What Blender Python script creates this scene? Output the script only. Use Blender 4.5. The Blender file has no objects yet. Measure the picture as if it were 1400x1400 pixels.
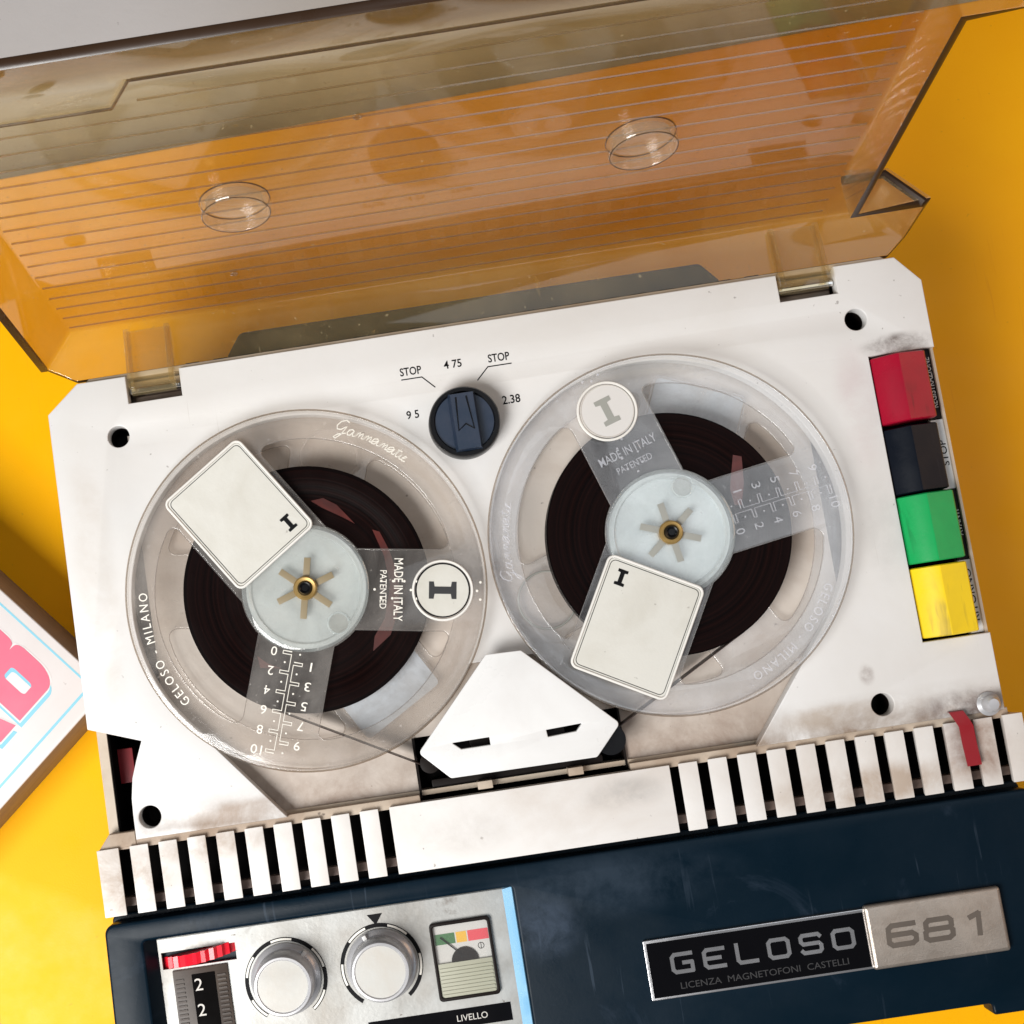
import bpy, bmesh, math, random
from mathutils import Vector, Matrix
random.seed(7)
scene = bpy.context.scene
K = 0.001                      # everything below is written in millimetres; deck top is z = 0
PI = math.pi
rad = math.radians

# ------------------------------------------------------------------ camera
def set_camera():
    rv = Vector((-0.10234664, 0.02151510, -0.15119339))
    R = Matrix.Rotation(rv.length, 3, rv.normalized()) @ Matrix(((1, 0, 0), (0, -1, 0), (0, 0, -1)))
    right, down, fwd = Vector(R[0]), Vector(R[1]), Vector(R[2])
    cd = bpy.data.cameras.new('camera'); co = bpy.data.objects.new('camera', cd)
    scene.collection.objects.link(co)
    m = Matrix((right, -down, -fwd)).transposed().to_4x4()
    m.translation = Vector((-21.133, -24.850, 419.813)) * K
    co.matrix_world = m
    cd.sensor_width = 36.0; cd.sensor_fit = 'HORIZONTAL'
    cd.lens = 1867.76 / 1400 * 36
    cd.shift_x = (700 - 534.82) / 1400; cd.shift_y = (704.0 - 700) / 1400
    cd.clip_start = 0.01; cd.clip_end = 50
    scene.camera = co
set_camera()

# ------------------------------------------------------------------ light
w = bpy.data.worlds.new('World'); scene.world = w; w.use_nodes = True
bg = w.node_tree.nodes['Background']; bg.inputs[0].default_value = (0.92, 0.95, 1.0, 1); bg.inputs[1].default_value = 0.09
def area(name, loc, target, size, power, col, sy=None):
    l = bpy.data.lights.new(name, 'AREA'); l.energy = power; l.color = col
    l.shape = 'RECTANGLE'; l.size = size * K; l.size_y = (sy or size) * K
    o = bpy.data.objects.new(name, l); scene.collection.objects.link(o)
    o.location = Vector(loc) * K
    o.rotation_euler = (Vector(target) - Vector(loc)).to_track_quat('-Z', 'Y').to_euler()
area('key_light', (-425, -310, 585), (-40, 0, 0), 400, 8.2, (1.0, 0.99, 0.97))
area('ceiling_light', (600, 290, 1300), (600, 290, 0), 1040, 2.9, (0.88, 0.94, 1.0), 880)
area('right_fill', (820, 120, 420), (150, 20, -40), 420, 1.4, (1.0, 0.64, 0.40))  # added warm fill, brightens the board and keys on the right
scene.view_settings.view_transform = 'Standard'; scene.view_settings.look = 'None'
scene.view_settings.exposure = 0.2; scene.view_settings.gamma = 1.0
scene.view_settings.use_curve_mapping = False
scene.render.engine = 'CYCLES'
scene.cycles.transparent_max_bounces = 40
scene.cycles.max_bounces = 7
scene.cycles.diffuse_bounces = 3
scene.cycles.glossy_bounces = 4

# ------------------------------------------------------------------ materials
def new_mat(name):
    m = bpy.data.materials.new(name); m.use_nodes = True
    nt = m.node_tree
    for n in list(nt.nodes): nt.nodes.remove(n)
    out = nt.nodes.new('ShaderNodeOutputMaterial')
    return m, nt, out
def node(nt, t, **kw):
    n = nt.nodes.new(t)
    for k, v in kw.items():
        if k in ('operation', 'blend_type', 'data_type', 'noise_dimensions', 'feature', 'distribution'): setattr(n, k, v)
    return n
def ramp(nt, fac, stops):
    r = nt.nodes.new('ShaderNodeValToRGB'); nt.links.new(fac, r.inputs[0])
    e = r.color_ramp.elements
    while len(e) < len(stops): e.new(0.5)
    for i, (p, c) in enumerate(stops):
        e[i].position = p; e[i].color = (c[0], c[1], c[2], 1) if not isinstance(c, (int, float)) else (c, c, c, 1)
    return r.outputs[0]
def noise(nt, co, scale, detail=4, rough=0.55, dist=0.0):
    n = nt.nodes.new('ShaderNodeTexNoise'); nt.links.new(co, n.inputs['Vector'])
    n.inputs['Scale'].default_value = scale; n.inputs['Detail'].default_value = detail
    n.inputs['Roughness'].default_value = rough; n.inputs['Distortion'].default_value = dist
    return n.outputs['Fac']
def mixc(nt, fac, a, b, mode='MIX'):
    m = nt.nodes.new('ShaderNodeMix'); m.data_type = 'RGBA'; m.blend_type = mode
    for i, v in ((0, fac), (6, a), (7, b)):
        if hasattr(v, 'links') or hasattr(v, 'is_output'): nt.links.new(v, m.inputs[i])
        elif isinstance(v, (int, float)): m.inputs[i].default_value = v
        else: m.inputs[i].default_value = (v[0], v[1], v[2], 1)
    return m.outputs[2]
def plastic(name, col, rough=0.4, metal=0.0, stain=None, stain_amt=0.5, stain_scale=25, speck=0.0,
            bump=0.0, bump_scale=900, spec=0.5, stretch=None, grime=None):
    m, nt, out = new_mat(name)
    b = nt.nodes.new('ShaderNodeBsdfPrincipled'); nt.links.new(b.outputs[0], out.inputs[0])
    b.inputs['Roughness'].default_value = rough; b.inputs['Metallic'].default_value = metal
    b.inputs['Specular IOR Level'].default_value = spec
    tc = nt.nodes.new('ShaderNodeTexCoord'); co = tc.outputs['Object']
    if stretch:
        mp = nt.nodes.new('ShaderNodeMapping'); nt.links.new(co, mp.inputs[0]); mp.inputs['Scale'].default_value = stretch; co = mp.outputs[0]
    c = None
    if stain:
        f = ramp(nt, noise(nt, co, stain_scale, 6, 0.62, 0.4), [(0.42, 0.0), (0.78, stain_amt)])
        c = mixc(nt, f, col, stain)
    if grime:      # (colour, amount, scale) patches with hard broken edges
        f = ramp(nt, noise(nt, co, grime[2], 9, 0.7, 1.2), [(0.60, 0.0), (0.70, grime[1])])
        c = mixc(nt, f, c if c is not None else col, grime[0])
    if speck:
        f = ramp(nt, noise(nt, co, 420, 2, 0.5), [(0.735, 0.0), (0.77, speck)])
        c = mixc(nt, f, c if c is not None else col, (0.09, 0.06, 0.045))
    if c is not None: nt.links.new(c, b.inputs['Base Color'])
    else: b.inputs['Base Color'].default_value = (*col, 1)
    rn = ramp(nt, noise(nt, co, 60, 5, 0.6), [(0.3, max(0.03, rough * 0.75)), (0.75, min(1, rough * 1.3))])
    nt.links.new(rn, b.inputs['Roughness'])
    if bump:
        bp = nt.nodes.new('ShaderNodeBump'); bp.inputs['Strength'].default_value = bump; bp.inputs['Distance'].default_value = 0.0004
        nt.links.new(noise(nt, co, bump_scale, 3, 0.6), bp.inputs['Height']); nt.links.new(bp.outputs[0], b.inputs['Normal'])
    return m
def wear(m, col, amt, scale=(400, 22, 60), lo=0.66, angle=0.5):
    """fine scuffs: stretched noise lines mixed over the base colour"""
    nt = m.node_tree; b = next(n for n in nt.nodes if n.type == 'BSDF_PRINCIPLED')
    l = b.inputs['Base Color'].links; src = l[0].from_socket if l else tuple(b.inputs['Base Color'].default_value)[:3]
    tc = nt.nodes.new('ShaderNodeTexCoord')
    for a in (angle, angle + 1.9):
        mp = nt.nodes.new('ShaderNodeMapping'); nt.links.new(tc.outputs['Object'], mp.inputs[0]); mp.inputs['Rotation'].default_value = (0, 0, a); mp.inputs['Scale'].default_value = scale
        f = ramp(nt, noise(nt, mp.outputs[0], 1.0, 3, 0.6, 0.3), [(lo, 0.0), (lo + 0.05, amt)])
        big = ramp(nt, noise(nt, tc.outputs['Object'], 30, 3, 0.6), [(0.45, 0.0), (0.6, 1.0)])
        mu = nt.nodes.new('ShaderNodeMath'); mu.operation = 'MULTIPLY'; nt.links.new(f, mu.inputs[0]); nt.links.new(big, mu.inputs[1])
        src = mixc(nt, mu.outputs[0], src, col)
    nt.links.new(src, b.inputs['Base Color'])
def smear(m, cx, cy, rx, ry, col, amt, scale=70):
    """a patch of hand grime round one place of the object, broken up by noise"""
    nt = m.node_tree; b = next(n for n in nt.nodes if n.type == 'BSDF_PRINCIPLED')
    src = b.inputs['Base Color'].links[0].from_socket
    tc = nt.nodes.new('ShaderNodeTexCoord'); mp = nt.nodes.new('ShaderNodeMapping'); mp.vector_type = 'POINT'
    mp.inputs['Location'].default_value = (-cx / rx, -cy / ry, 0); mp.inputs['Scale'].default_value = (1 / (rx * K), 1 / (ry * K), 0)
    nt.links.new(tc.outputs['Object'], mp.inputs[0])
    ln = nt.nodes.new('ShaderNodeVectorMath'); ln.operation = 'LENGTH'; nt.links.new(mp.outputs[0], ln.inputs[0])
    mr = nt.nodes.new('ShaderNodeMapRange'); mr.interpolation_type = 'SMOOTHSTEP'; nt.links.new(ln.outputs['Value'], mr.inputs[0])
    mr.inputs[1].default_value = 1.0; mr.inputs[2].default_value = 0.35; mr.inputs[3].default_value = 0; mr.inputs[4].default_value = amt
    n = ramp(nt, noise(nt, tc.outputs['Object'], scale, 7, 0.7, 0.3), [(0.34, 0.0), (0.62, 1.0)])
    mu = nt.nodes.new('ShaderNodeMath'); mu.operation = 'MULTIPLY'; nt.links.new(mr.outputs[0], mu.inputs[0]); nt.links.new(n, mu.inputs[1])
    nt.links.new(mixc(nt, mu.outputs[0], src, col), b.inputs['Base Color'])
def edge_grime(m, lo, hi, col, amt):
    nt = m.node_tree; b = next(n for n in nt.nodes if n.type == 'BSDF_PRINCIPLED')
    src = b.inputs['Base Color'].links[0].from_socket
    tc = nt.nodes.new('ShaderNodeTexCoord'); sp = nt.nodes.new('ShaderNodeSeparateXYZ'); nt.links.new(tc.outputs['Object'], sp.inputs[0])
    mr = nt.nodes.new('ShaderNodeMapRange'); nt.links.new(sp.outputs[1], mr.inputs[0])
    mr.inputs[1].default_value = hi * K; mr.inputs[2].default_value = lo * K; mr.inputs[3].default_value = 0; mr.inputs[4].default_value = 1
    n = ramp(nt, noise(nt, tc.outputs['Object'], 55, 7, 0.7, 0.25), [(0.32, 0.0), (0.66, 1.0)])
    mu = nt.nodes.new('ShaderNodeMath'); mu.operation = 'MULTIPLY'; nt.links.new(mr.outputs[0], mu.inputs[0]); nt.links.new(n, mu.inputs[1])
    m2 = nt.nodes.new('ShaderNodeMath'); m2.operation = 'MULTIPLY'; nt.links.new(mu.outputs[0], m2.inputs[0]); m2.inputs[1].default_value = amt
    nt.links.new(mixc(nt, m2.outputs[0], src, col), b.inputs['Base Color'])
def clear(name, absorb, density, haze=0.05, haze_col=(0.9, 0.9, 0.9), gloss=1.0, grough=0.03, smudge=0.0, smudge_scale=30, bump=0.0, vol=False, dust=0.0):
    """see-through plastic: tinted by its own volume, Schlick mirror on every face, a little dusty haze"""
    m, nt, out = new_mat(name)
    tr = nt.nodes.new('ShaderNodeBsdfTransparent'); tr.inputs[0].default_value = (1, 1, 1, 1)
    gl = nt.nodes.new('ShaderNodeBsdfAnisotropic'); gl.inputs['Roughness'].default_value = grough; gl.inputs[0].default_value = (1, 1, 1, 1)
    df = nt.nodes.new('ShaderNodeBsdfDiffuse'); df.inputs[0].default_value = (*haze_col, 1)
    tl = nt.nodes.new('ShaderNodeBsdfTranslucent'); tl.inputs[0].default_value = (*haze_col, 1)
    dt = nt.nodes.new('ShaderNodeMixShader'); dt.inputs[0].default_value = 0.4
    nt.links.new(df.outputs[0], dt.inputs[1]); nt.links.new(tl.outputs[0], dt.inputs[2])
    lw = nt.nodes.new('ShaderNodeLayerWeight'); lw.inputs[0].default_value = 0.5
    pw = nt.nodes.new('ShaderNodeMath'); pw.operation = 'POWER'; pw.inputs[1].default_value = 5.0
    nt.links.new(lw.outputs['Facing'], pw.inputs[0])
    ma = nt.nodes.new('ShaderNodeMath'); ma.operation = 'MULTIPLY_ADD'; ma.inputs[1].default_value = 0.90 * gloss; ma.inputs[2].default_value = 0.042 * gloss
    nt.links.new(pw.outputs[0], ma.inputs[0])
    tc = nt.nodes.new('ShaderNodeTexCoord')
    mh = nt.nodes.new('ShaderNodeMixShader'); mh.inputs[0].default_value = haze
    if smudge:
        f = ramp(nt, noise(nt, tc.outputs['Object'], smudge_scale, 7, 0.65, 0.6), [(0.35, haze * 0.5), (0.75, haze + smudge)])
        nt.links.new(f, mh.inputs[0])
    if dust:
        d1 = ramp(nt, noise(nt, tc.outputs['Object'], 520, 2, 0.5), [(0.70, 0.0), (0.76, dust)])
        mp = nt.nodes.new('ShaderNodeMapping'); nt.links.new(tc.outputs['Object'], mp.inputs[0]); mp.inputs['Rotation'].default_value = (0.3, 0.2, 0.7); mp.inputs['Scale'].default_value = (500, 14, 500)
        d2 = ramp(nt, noise(nt, mp.outputs[0], 1.0, 2, 0.5), [(0.72, 0.0), (0.76, dust * 0.6)])
        a1 = nt.nodes.new('ShaderNodeMath'); a1.operation = 'ADD'; nt.links.new(d1, a1.inputs[0]); nt.links.new(d2, a1.inputs[1])
        a2 = nt.nodes.new('ShaderNodeMath'); a2.operation = 'ADD'; nt.links.new(a1.outputs[0], a2.inputs[0])
        if mh.inputs[0].links: nt.links.new(mh.inputs[0].links[0].from_socket, a2.inputs[1])
        else: a2.inputs[1].default_value = haze
        nt.links.new(a2.outputs[0], mh.inputs[0])
    nt.links.new(tr.outputs[0], mh.inputs[1]); nt.links.new(dt.outputs[0], mh.inputs[2])
    mx = nt.nodes.new('ShaderNodeMixShader')
    nt.links.new(ma.outputs[0], mx.inputs[0]); nt.links.new(mh.outputs[0], mx.inputs[1]); nt.links.new(gl.outputs[0], mx.inputs[2])
    if bump:
        bp = nt.nodes.new('ShaderNodeBump'); bp.inputs['Strength'].default_value = bump; bp.inputs['Distance'].default_value = 0.0006
        nt.links.new(noise(nt, tc.outputs['Object'], 45, 2, 0.5), bp.inputs['Height']); nt.links.new(bp.outputs[0], gl.inputs['Normal'])
    nt.links.new(mx.outputs[0], out.inputs[0])
    if not vol:                # small pieces: tint on the surface instead of in the volume
        t = 0.0005 * density
        tr.inputs[0].default_value = (*[math.exp(-t * (1 - a)) for a in absorb], 1)
        return m
    va = nt.nodes.new('ShaderNodeVolumeAbsorption'); va.inputs[0].default_value = (*absorb, 1); va.inputs[1].default_value = density
    nt.links.new(va.outputs[0], out.inputs[1])
    return m

M = {}
M['deck'] = plastic('deck_white', (0.665, 0.655, 0.645), 0.42, stain=(0.52, 0.48, 0.43), stain_amt=0.40, stain_scale=14, speck=0.5, bump=0.06, bump_scale=500)
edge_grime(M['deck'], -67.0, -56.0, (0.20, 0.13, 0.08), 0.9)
for a in ((121, 30, 9, 26, (0.50, 0.38, 0.39), 0.35, 60), (121, -8, 8, 22, (0.42, 0.41, 0.40), 0.4, 60), (136, 47.5, 14, 4.5, (0.10, 0.07, 0.06), 0.9, 120), (135, -66, 18, 8, (0.10, 0.06, 0.05), 0.95, 80),
          (108, -51, 3, 4, (0.25, 0.2, 0.18), 0.7, 140), (-80, -64, 40, 5, (0.28, 0.19, 0.13), 0.7, 60), (96, -62, 24, 5, (0.33, 0.25, 0.18), 0.6, 60), (-120, 10, 9, 60, (0.5, 0.45, 0.4), 0.5, 40)): smear(M['deck'], *a)
wear(M['deck'], (0.40, 0.36, 0.32), 0.35, lo=0.70)
M['well'] = plastic('well_beige', (0.56, 0.50, 0.445), 0.5, stain=(0.26, 0.17, 0.11), stain_amt=0.8, stain_scale=18, speck=0.5, bump=0.1, grime=((0.22, 0.14, 0.09), 0.5, 30))
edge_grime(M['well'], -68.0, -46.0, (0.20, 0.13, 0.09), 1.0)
M['grille'] = plastic('grille_white', (0.68, 0.66, 0.64), 0.42, stain=(0.46, 0.38, 0.31), stain_amt=0.75, stain_scale=16, speck=0.6, bump=0.06)
for a in ((-127, -79, 26, 14, (0.30, 0.21, 0.14), 0.9, 60), (-95, -72, 26, 6, (0.32, 0.23, 0.16), 0.8, 70), (136, -77, 14, 14, (0.22, 0.12, 0.08), 0.95, 50), (105, -84, 40, 8, (0.38, 0.29, 0.22), 0.85, 50), (30, -75, 16, 6, (0.42, 0.40, 0.38), 0.7, 90), (-20, -80, 20, 9, (0.5, 0.47, 0.44), 0.6, 60)): smear(M['grille'], *a)
M['rail'] = plastic('grille_rail_beige', (0.45, 0.37, 0.29), 0.6, stain=(0.2, 0.12, 0.07), stain_amt=0.9, stain_scale=35, speck=0.7, bump=0.15)
M['rib_brown'] = plastic('slot_rail_brown', (0.16, 0.11, 0.09), 0.6, stain=(0.08, 0.05, 0.04), stain_amt=0.8)
M['cover'] = plastic('head_cover_white', (0.72, 0.72, 0.715), 0.3, stain=(0.60, 0.585, 0.57), stain_amt=0.6, stain_scale=40)
M['black'] = plastic('black_cavity', (0.003, 0.0025, 0.0025), 0.8, spec=0.05)
M['darkbrown'] = plastic('dark_brown', (0.010, 0.007, 0.006), 0.4, spec=0.12)
M['navy'] = plastic('navy_plastic', (0.002, 0.0085, 0.016), 0.34, stain=(0.006, 0.014, 0.024), stain_amt=0.6, stain_scale=30, bump=0.05, spec=0.10, grime=((0.03, 0.045, 0.07), 0.35, 22))
wear(M['navy'], (0.05, 0.07, 0.10), 0.35, lo=0.67); smear(M['navy'], 20, -102, 50, 12, (0.022, 0.034, 0.05), 0.9, 45); smear(M['navy'], 0, -112, 14, 12, (0.03, 0.045, 0.07), 0.8, 120)
M['lit_slope'] = plastic('lit_blue_edge', (0.22, 0.48, 0.72), 0.25, spec=0.6)  # navy plastic catching light, the reflection painted in as pale blue
M['knob_blue'] = plastic('knob_blue', (0.018, 0.03, 0.055), 0.35, stain=(0.05, 0.055, 0.08), stain_amt=0.6, stain_scale=90, bump=0.08)
M['knob_black'] = plastic('knob_black', (0.004, 0.004, 0.005), 0.3, spec=0.25)
M['metal'] = plastic('brushed_plate', (0.40, 0.40, 0.385), 0.42, 0.4, stain=(0.22, 0.19, 0.155), stain_amt=0.75, stain_scale=45, speck=0.8, bump=0.1, bump_scale=600, grime=((0.14, 0.11, 0.09), 0.55, 38))
M['silver'] = plastic('silver', (0.72, 0.72, 0.74), 0.22, 0.9, bump=0.03)
M['silverp'] = plastic('silver_plastic', (0.50, 0.50, 0.52), 0.3, 0.35, stain=(0.4, 0.38, 0.36), stain_amt=0.5, stain_scale=80)
M['capmetal'] = plastic('cap_metal', (0.47, 0.465, 0.44), 0.5, 0.1, stain=(0.42, 0.36, 0.29), stain_amt=0.5, stain_scale=70, bump=0.05)
M['badge2'] = plastic('badge_champagne', (0.44, 0.385, 0.335), 0.45, 0.75, stain=(0.26, 0.215, 0.18), stain_amt=0.8, stain_scale=120, bump=0.25, bump_scale=2200)
M['badge_black'] = plastic('badge_black', (0.003, 0.003, 0.004), 0.2, spec=0.12)
M['badge_num'] = plastic('badge_numeral', (0.15, 0.125, 0.105), 0.45, 0.5)
M['faint'] = plastic('faint_grey_print', (0.045, 0.045, 0.047), 0.4, spec=0.12)
M['ink'] = plastic('ink_black', (0.006, 0.006, 0.007), 0.5, spec=0.1)
M['white_ink'] = plastic('white_ink', (0.80, 0.77, 0.70), 0.5)
M['grey_ink'] = plastic('grey_ink', (0.55, 0.52, 0.48), 0.5)
M['paper'] = plastic('label_paper', (0.60, 0.59, 0.545), 0.6, stain=(0.47, 0.45, 0.39), stain_amt=0.75, stain_scale=45, speck=0.35, bump=0.1)
M['paper_blue'] = clear('lower_label_film', (0.85, 0.9, 0.95), 30, 0.52, (0.80, 0.86, 0.92), 1.0, 0.2, 0.12, 60)
M['red'] = plastic('key_red', (0.32, 0.004, 0.022), 0.30, stain=(0.20, 0.008, 0.02), stain_amt=0.6, stain_scale=60, bump=0.05, spec=0.25)
M['kblack'] = plastic('key_black', (0.003, 0.005, 0.010), 0.34, bump=0.05, spec=0.15)
M['green'] = plastic('key_green', (0.008, 0.33, 0.085), 0.32, stain=(0.01, 0.2, 0.06), stain_amt=0.5, stain_scale=60, bump=0.05, spec=0.25)
M['yellow'] = plastic('key_yellow', (0.86, 0.60, 0.012), 0.32, stain=(0.6, 0.42, 0.03), stain_amt=0.4, stain_scale=60, bump=0.05, spec=0.25)
for k_, c_ in (('red', (0.12, 0.01, 0.015)), ('kblack', (0.03, 0.03, 0.035)), ('green', (0.01, 0.09, 0.03)), ('yellow', (0.35, 0.24, 0.03))): wear(M[k_], c_, 0.6, (250, 40, 60), 0.60)
M['wheel_red'] = plastic('wheel_red', (0.75, 0.012, 0.03), 0.25)
M['brown_clear'] = plastic('counter_brown', (0.045, 0.032, 0.025), 0.3, spec=0.2, stain=(0.085, 0.065, 0.05), stain_amt=0.7, stain_scale=90)
M['tape'] = plastic('tape_pack', (0.0025, 0.0006, 0.0006), 0.4, spec=0.02)
def windings(m):
    nt = m.node_tree; b = next(n for n in nt.nodes if n.type == 'BSDF_PRINCIPLED')
    tc = nt.nodes.new('ShaderNodeTexCoord'); mp = nt.nodes.new('ShaderNodeMapping'); mp.inputs['Scale'].default_value = (1, 1, 0); nt.links.new(tc.outputs['Object'], mp.inputs[0])
    ln = nt.nodes.new('ShaderNodeVectorMath'); ln.operation = 'LENGTH'; nt.links.new(mp.outputs[0], ln.inputs[0])
    n = nt.nodes.new('ShaderNodeTexNoise'); n.noise_dimensions = '1D'; n.inputs['Scale'].default_value = 900; n.inputs['Detail'].default_value = 5; nt.links.new(ln.outputs['Value'], n.inputs['W'])
    c = ramp(nt, n.outputs['Fac'], [(0.35, (0.002, 0.0005, 0.0005)), (0.78, (0.009, 0.0025, 0.002))])
    nt.links.new(c, b.inputs['Base Color'])
    bp = nt.nodes.new('ShaderNodeBump'); bp.inputs['Strength'].default_value = 0.25; bp.inputs['Distance'].default_value = 0.0002
    nt.links.new(n.outputs['Fac'], bp.inputs['Height']); nt.links.new(bp.outputs[0], b.inputs['Normal'])
    b.inputs['Specular IOR Level'].default_value = 0.06
windings(M['tape'])
M['strand'] = plastic('tape_strand', (0.035, 0.018, 0.014), 0.35)
M['leader'] = plastic('leader_red', (0.085, 0.012, 0.008), 0.35, stain=(0.02, 0.004, 0.003), stain_amt=0.9, stain_scale=120)
M['hub'] = plastic('hub_milky', (0.60, 0.64, 0.64), 0.4, stain=(0.36, 0.39, 0.39), stain_amt=0.9, stain_scale=55, bump=0.05)
M['hub_edge'] = clear('hub_clear', (0.72, 0.90, 0.90), 50, 0.12, (0.82, 0.90, 0.90), 1.0, 0.05, 0.12, 90)
M['brass'] = plastic('brass', (0.42, 0.27, 0.09), 0.38, 0.6, stain=(0.25, 0.15, 0.05), stain_amt=0.6, stain_scale=200)
M['star_brown'] = plastic('star_brown', (0.24, 0.19, 0.11), 0.5)
M['star_grey'] = plastic('star_grey', (0.30, 0.30, 0.27), 0.3)
M['reelL'] = clear('reel_clear_yellowed', (0.70, 0.60, 0.50), 110, 0.05, (0.86, 0.82, 0.78), 1.0, 0.10, 0.16, 34, 0.04, dust=0.25, vol=True)
M['reelR'] = clear('reel_clear', (0.78, 0.79, 0.81), 45, 0.06, (0.87, 0.88, 0.91), 1.2, 0.06, 0.17, 34, 0.04, dust=0.22, vol=True)
M['edge_brown'] = clear('flange_edge_brown', (0.55, 0.45, 0.33), 1600, 0.08, (0.6, 0.5, 0.4), 1.2, 0.1)
M['edge_grey'] = clear('flange_edge_grey', (0.6, 0.55, 0.5), 900, 0.12, (0.8, 0.78, 0.76), 1.4, 0.1)
M['frame_clear'] = plastic('label_frame', (0.74, 0.72, 0.68), 0.3)
M['amber'] = clear('amber_lid', (0.76, 0.585, 0.15), 255, 0.05, (0.92, 0.78, 0.46), 1.2, 0.05, 0.10, 16, 0.05, dust=0.22, vol=True)
M['amber_rib'] = clear('amber_rib', (0.63, 0.44, 0.12), 1300, 0.06, (0.98, 0.84, 0.50), 2.0, 0.10)
M['amber_rim2'] = clear('amber_boss_edge', (0.5, 0.35, 0.15), 3000, 0.05, (0.85, 0.7, 0.5), 1.3, 0.06)
M['amber_rim'] = plastic('amber_edge', (0.030, 0.014, 0.006), 0.3)
M['amber_boss'] = clear('amber_boss', (0.70, 0.55, 0.30), 220, 0.09, (0.85, 0.76, 0.60), 1.3, 0.05)
M['chrome'] = plastic('chrome_pin', (0.75, 0.74, 0.72), 0.12, 1.0)
M['hinge_brown'] = plastic('hinge_floor', (0.17, 0.13, 0.10), 0.4, stain=(0.08, 0.05, 0.04), stain_amt=0.8, stain_scale=90)
M['table'] = plastic('yellow_laminate', (0.97, 0.47, 0.002), 0.42, stain=(0.94, 0.40, 0.002), stain_amt=0.8, stain_scale=9, speck=0.12, bump=0.10, bump_scale=1500, spec=0.15)
wear(M['table'], (0.80, 0.30, 0.01), 0.4, (300, 12, 60), 0.66)
M['table_side'] = plastic('table_edge', (0.35, 0.18, 0.03), 0.5)
M['floor'] = plastic('grey_floor', (0.50, 0.475, 0.465), 0.6, stain=(0.45, 0.42, 0.40), stain_amt=0.6, stain_scale=7, bump=0.2, bump_scale=300, speck=0.3)
M['box_white'] = plastic('box_white', (0.68, 0.64, 0.63), 0.5, stain=(0.6, 0.53, 0.5), stain_amt=0.5, speck=0.2, bump=0.05)
M['box_side'] = plastic('box_side', (0.30, 0.23, 0.21), 0.65, stain=(0.22, 0.16, 0.15), stain_amt=0.7, stain_scale=60, stretch=(1, 1, 14))
M['pink'] = plastic('pink_print', (0.66, 0.115, 0.19), 0.5, stain=(0.62, 0.16, 0.23), stain_amt=0.5, stain_scale=90)
M['cyan'] = plastic('cyan_print', (0.20, 0.50, 0.62), 0.5)
M['meter_white'] = plastic('meter_face', (0.52, 0.51, 0.48), 0.45, stain=(0.5, 0.46, 0.42), stain_amt=0.4)
M['meter_green'] = plastic('meter_green', (0.03, 0.13, 0.035), 0.45)
M['meter_yellow'] = plastic('meter_yellow', (0.68, 0.38, 0.03), 0.45)
M['meter_red'] = plastic('meter_red', (0.62, 0.05, 0.07), 0.45)
M['meter_ribbed'] = plastic('meter_ribbed', (0.35, 0.35, 0.27), 0.42, stain=(0.3, 0.29, 0.22), stain_amt=0.6, stain_scale=60)
M['meter_glass'] = clear('meter_glass', (0.9, 0.9, 0.9), 10, 0.03, (0.9, 0.9, 0.9), 0.8, 0.03)
M['red_cloth'] = plastic('red_tab', (0.24, 0.004, 0.010), 0.5)
M['handle'] = plastic('handle_black', (0.018, 0.022, 0.032), 0.38, stain=(0.05, 0.05, 0.055), stain_amt=0.6, stain_scale=30, bump=0.1)
M['casing'] = plastic('casing_beige', (0.50, 0.42, 0.33), 0.55, stain=(0.32, 0.23, 0.15), stain_amt=0.7, stain_scale=40, speck=0.5)

# ------------------------------------------------------------------ helpers
COL = scene.collection
def link(name, me, mat, parent=None, sharp=35):
    if mat is not None:
        me.materials.clear(); me.materials.append(M[mat] if isinstance(mat, str) else mat)
    for p in me.polygons: p.use_smooth = True
    me.set_sharp_from_angle(angle=rad(sharp))
    o = bpy.data.objects.new(name, me); COL.objects.link(o)
    if parent is not None: o.parent = parent
    return o
def empty(name, loc=(0, 0, 0)):
    o = bpy.data.objects.new(name, None); COL.objects.link(o); o.location = Vector(loc) * K
    o.empty_display_size = 0.02
    return o
def tag(o, label=None, cat=None, group=None, kind=None):
    for k, v in (('label', label), ('category', cat), ('group', group), ('kind', kind)):
        if v: o[k] = v
    return o
def from_verts(verts, faces):
    me = bpy.data.meshes.new('m'); me.from_pydata([tuple(Vector(v) * K) for v in verts], [], faces)
    bm = bmesh.new(); bm.from_mesh(me); bmesh.ops.recalc_face_normals(bm, faces=bm.faces); bm.to_mesh(me); bm.free()
    me.update(); return me
def curve_mesh(cu):
    o = bpy.data.objects.new('tmp', cu); COL.objects.link(o)
    dg = bpy.context.evaluated_depsgraph_get(); dg.update()
    me = bpy.data.meshes.new_from_object(o.evaluated_get(dg))
    bpy.data.objects.remove(o); bpy.data.curves.remove(cu)
    return me
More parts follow.
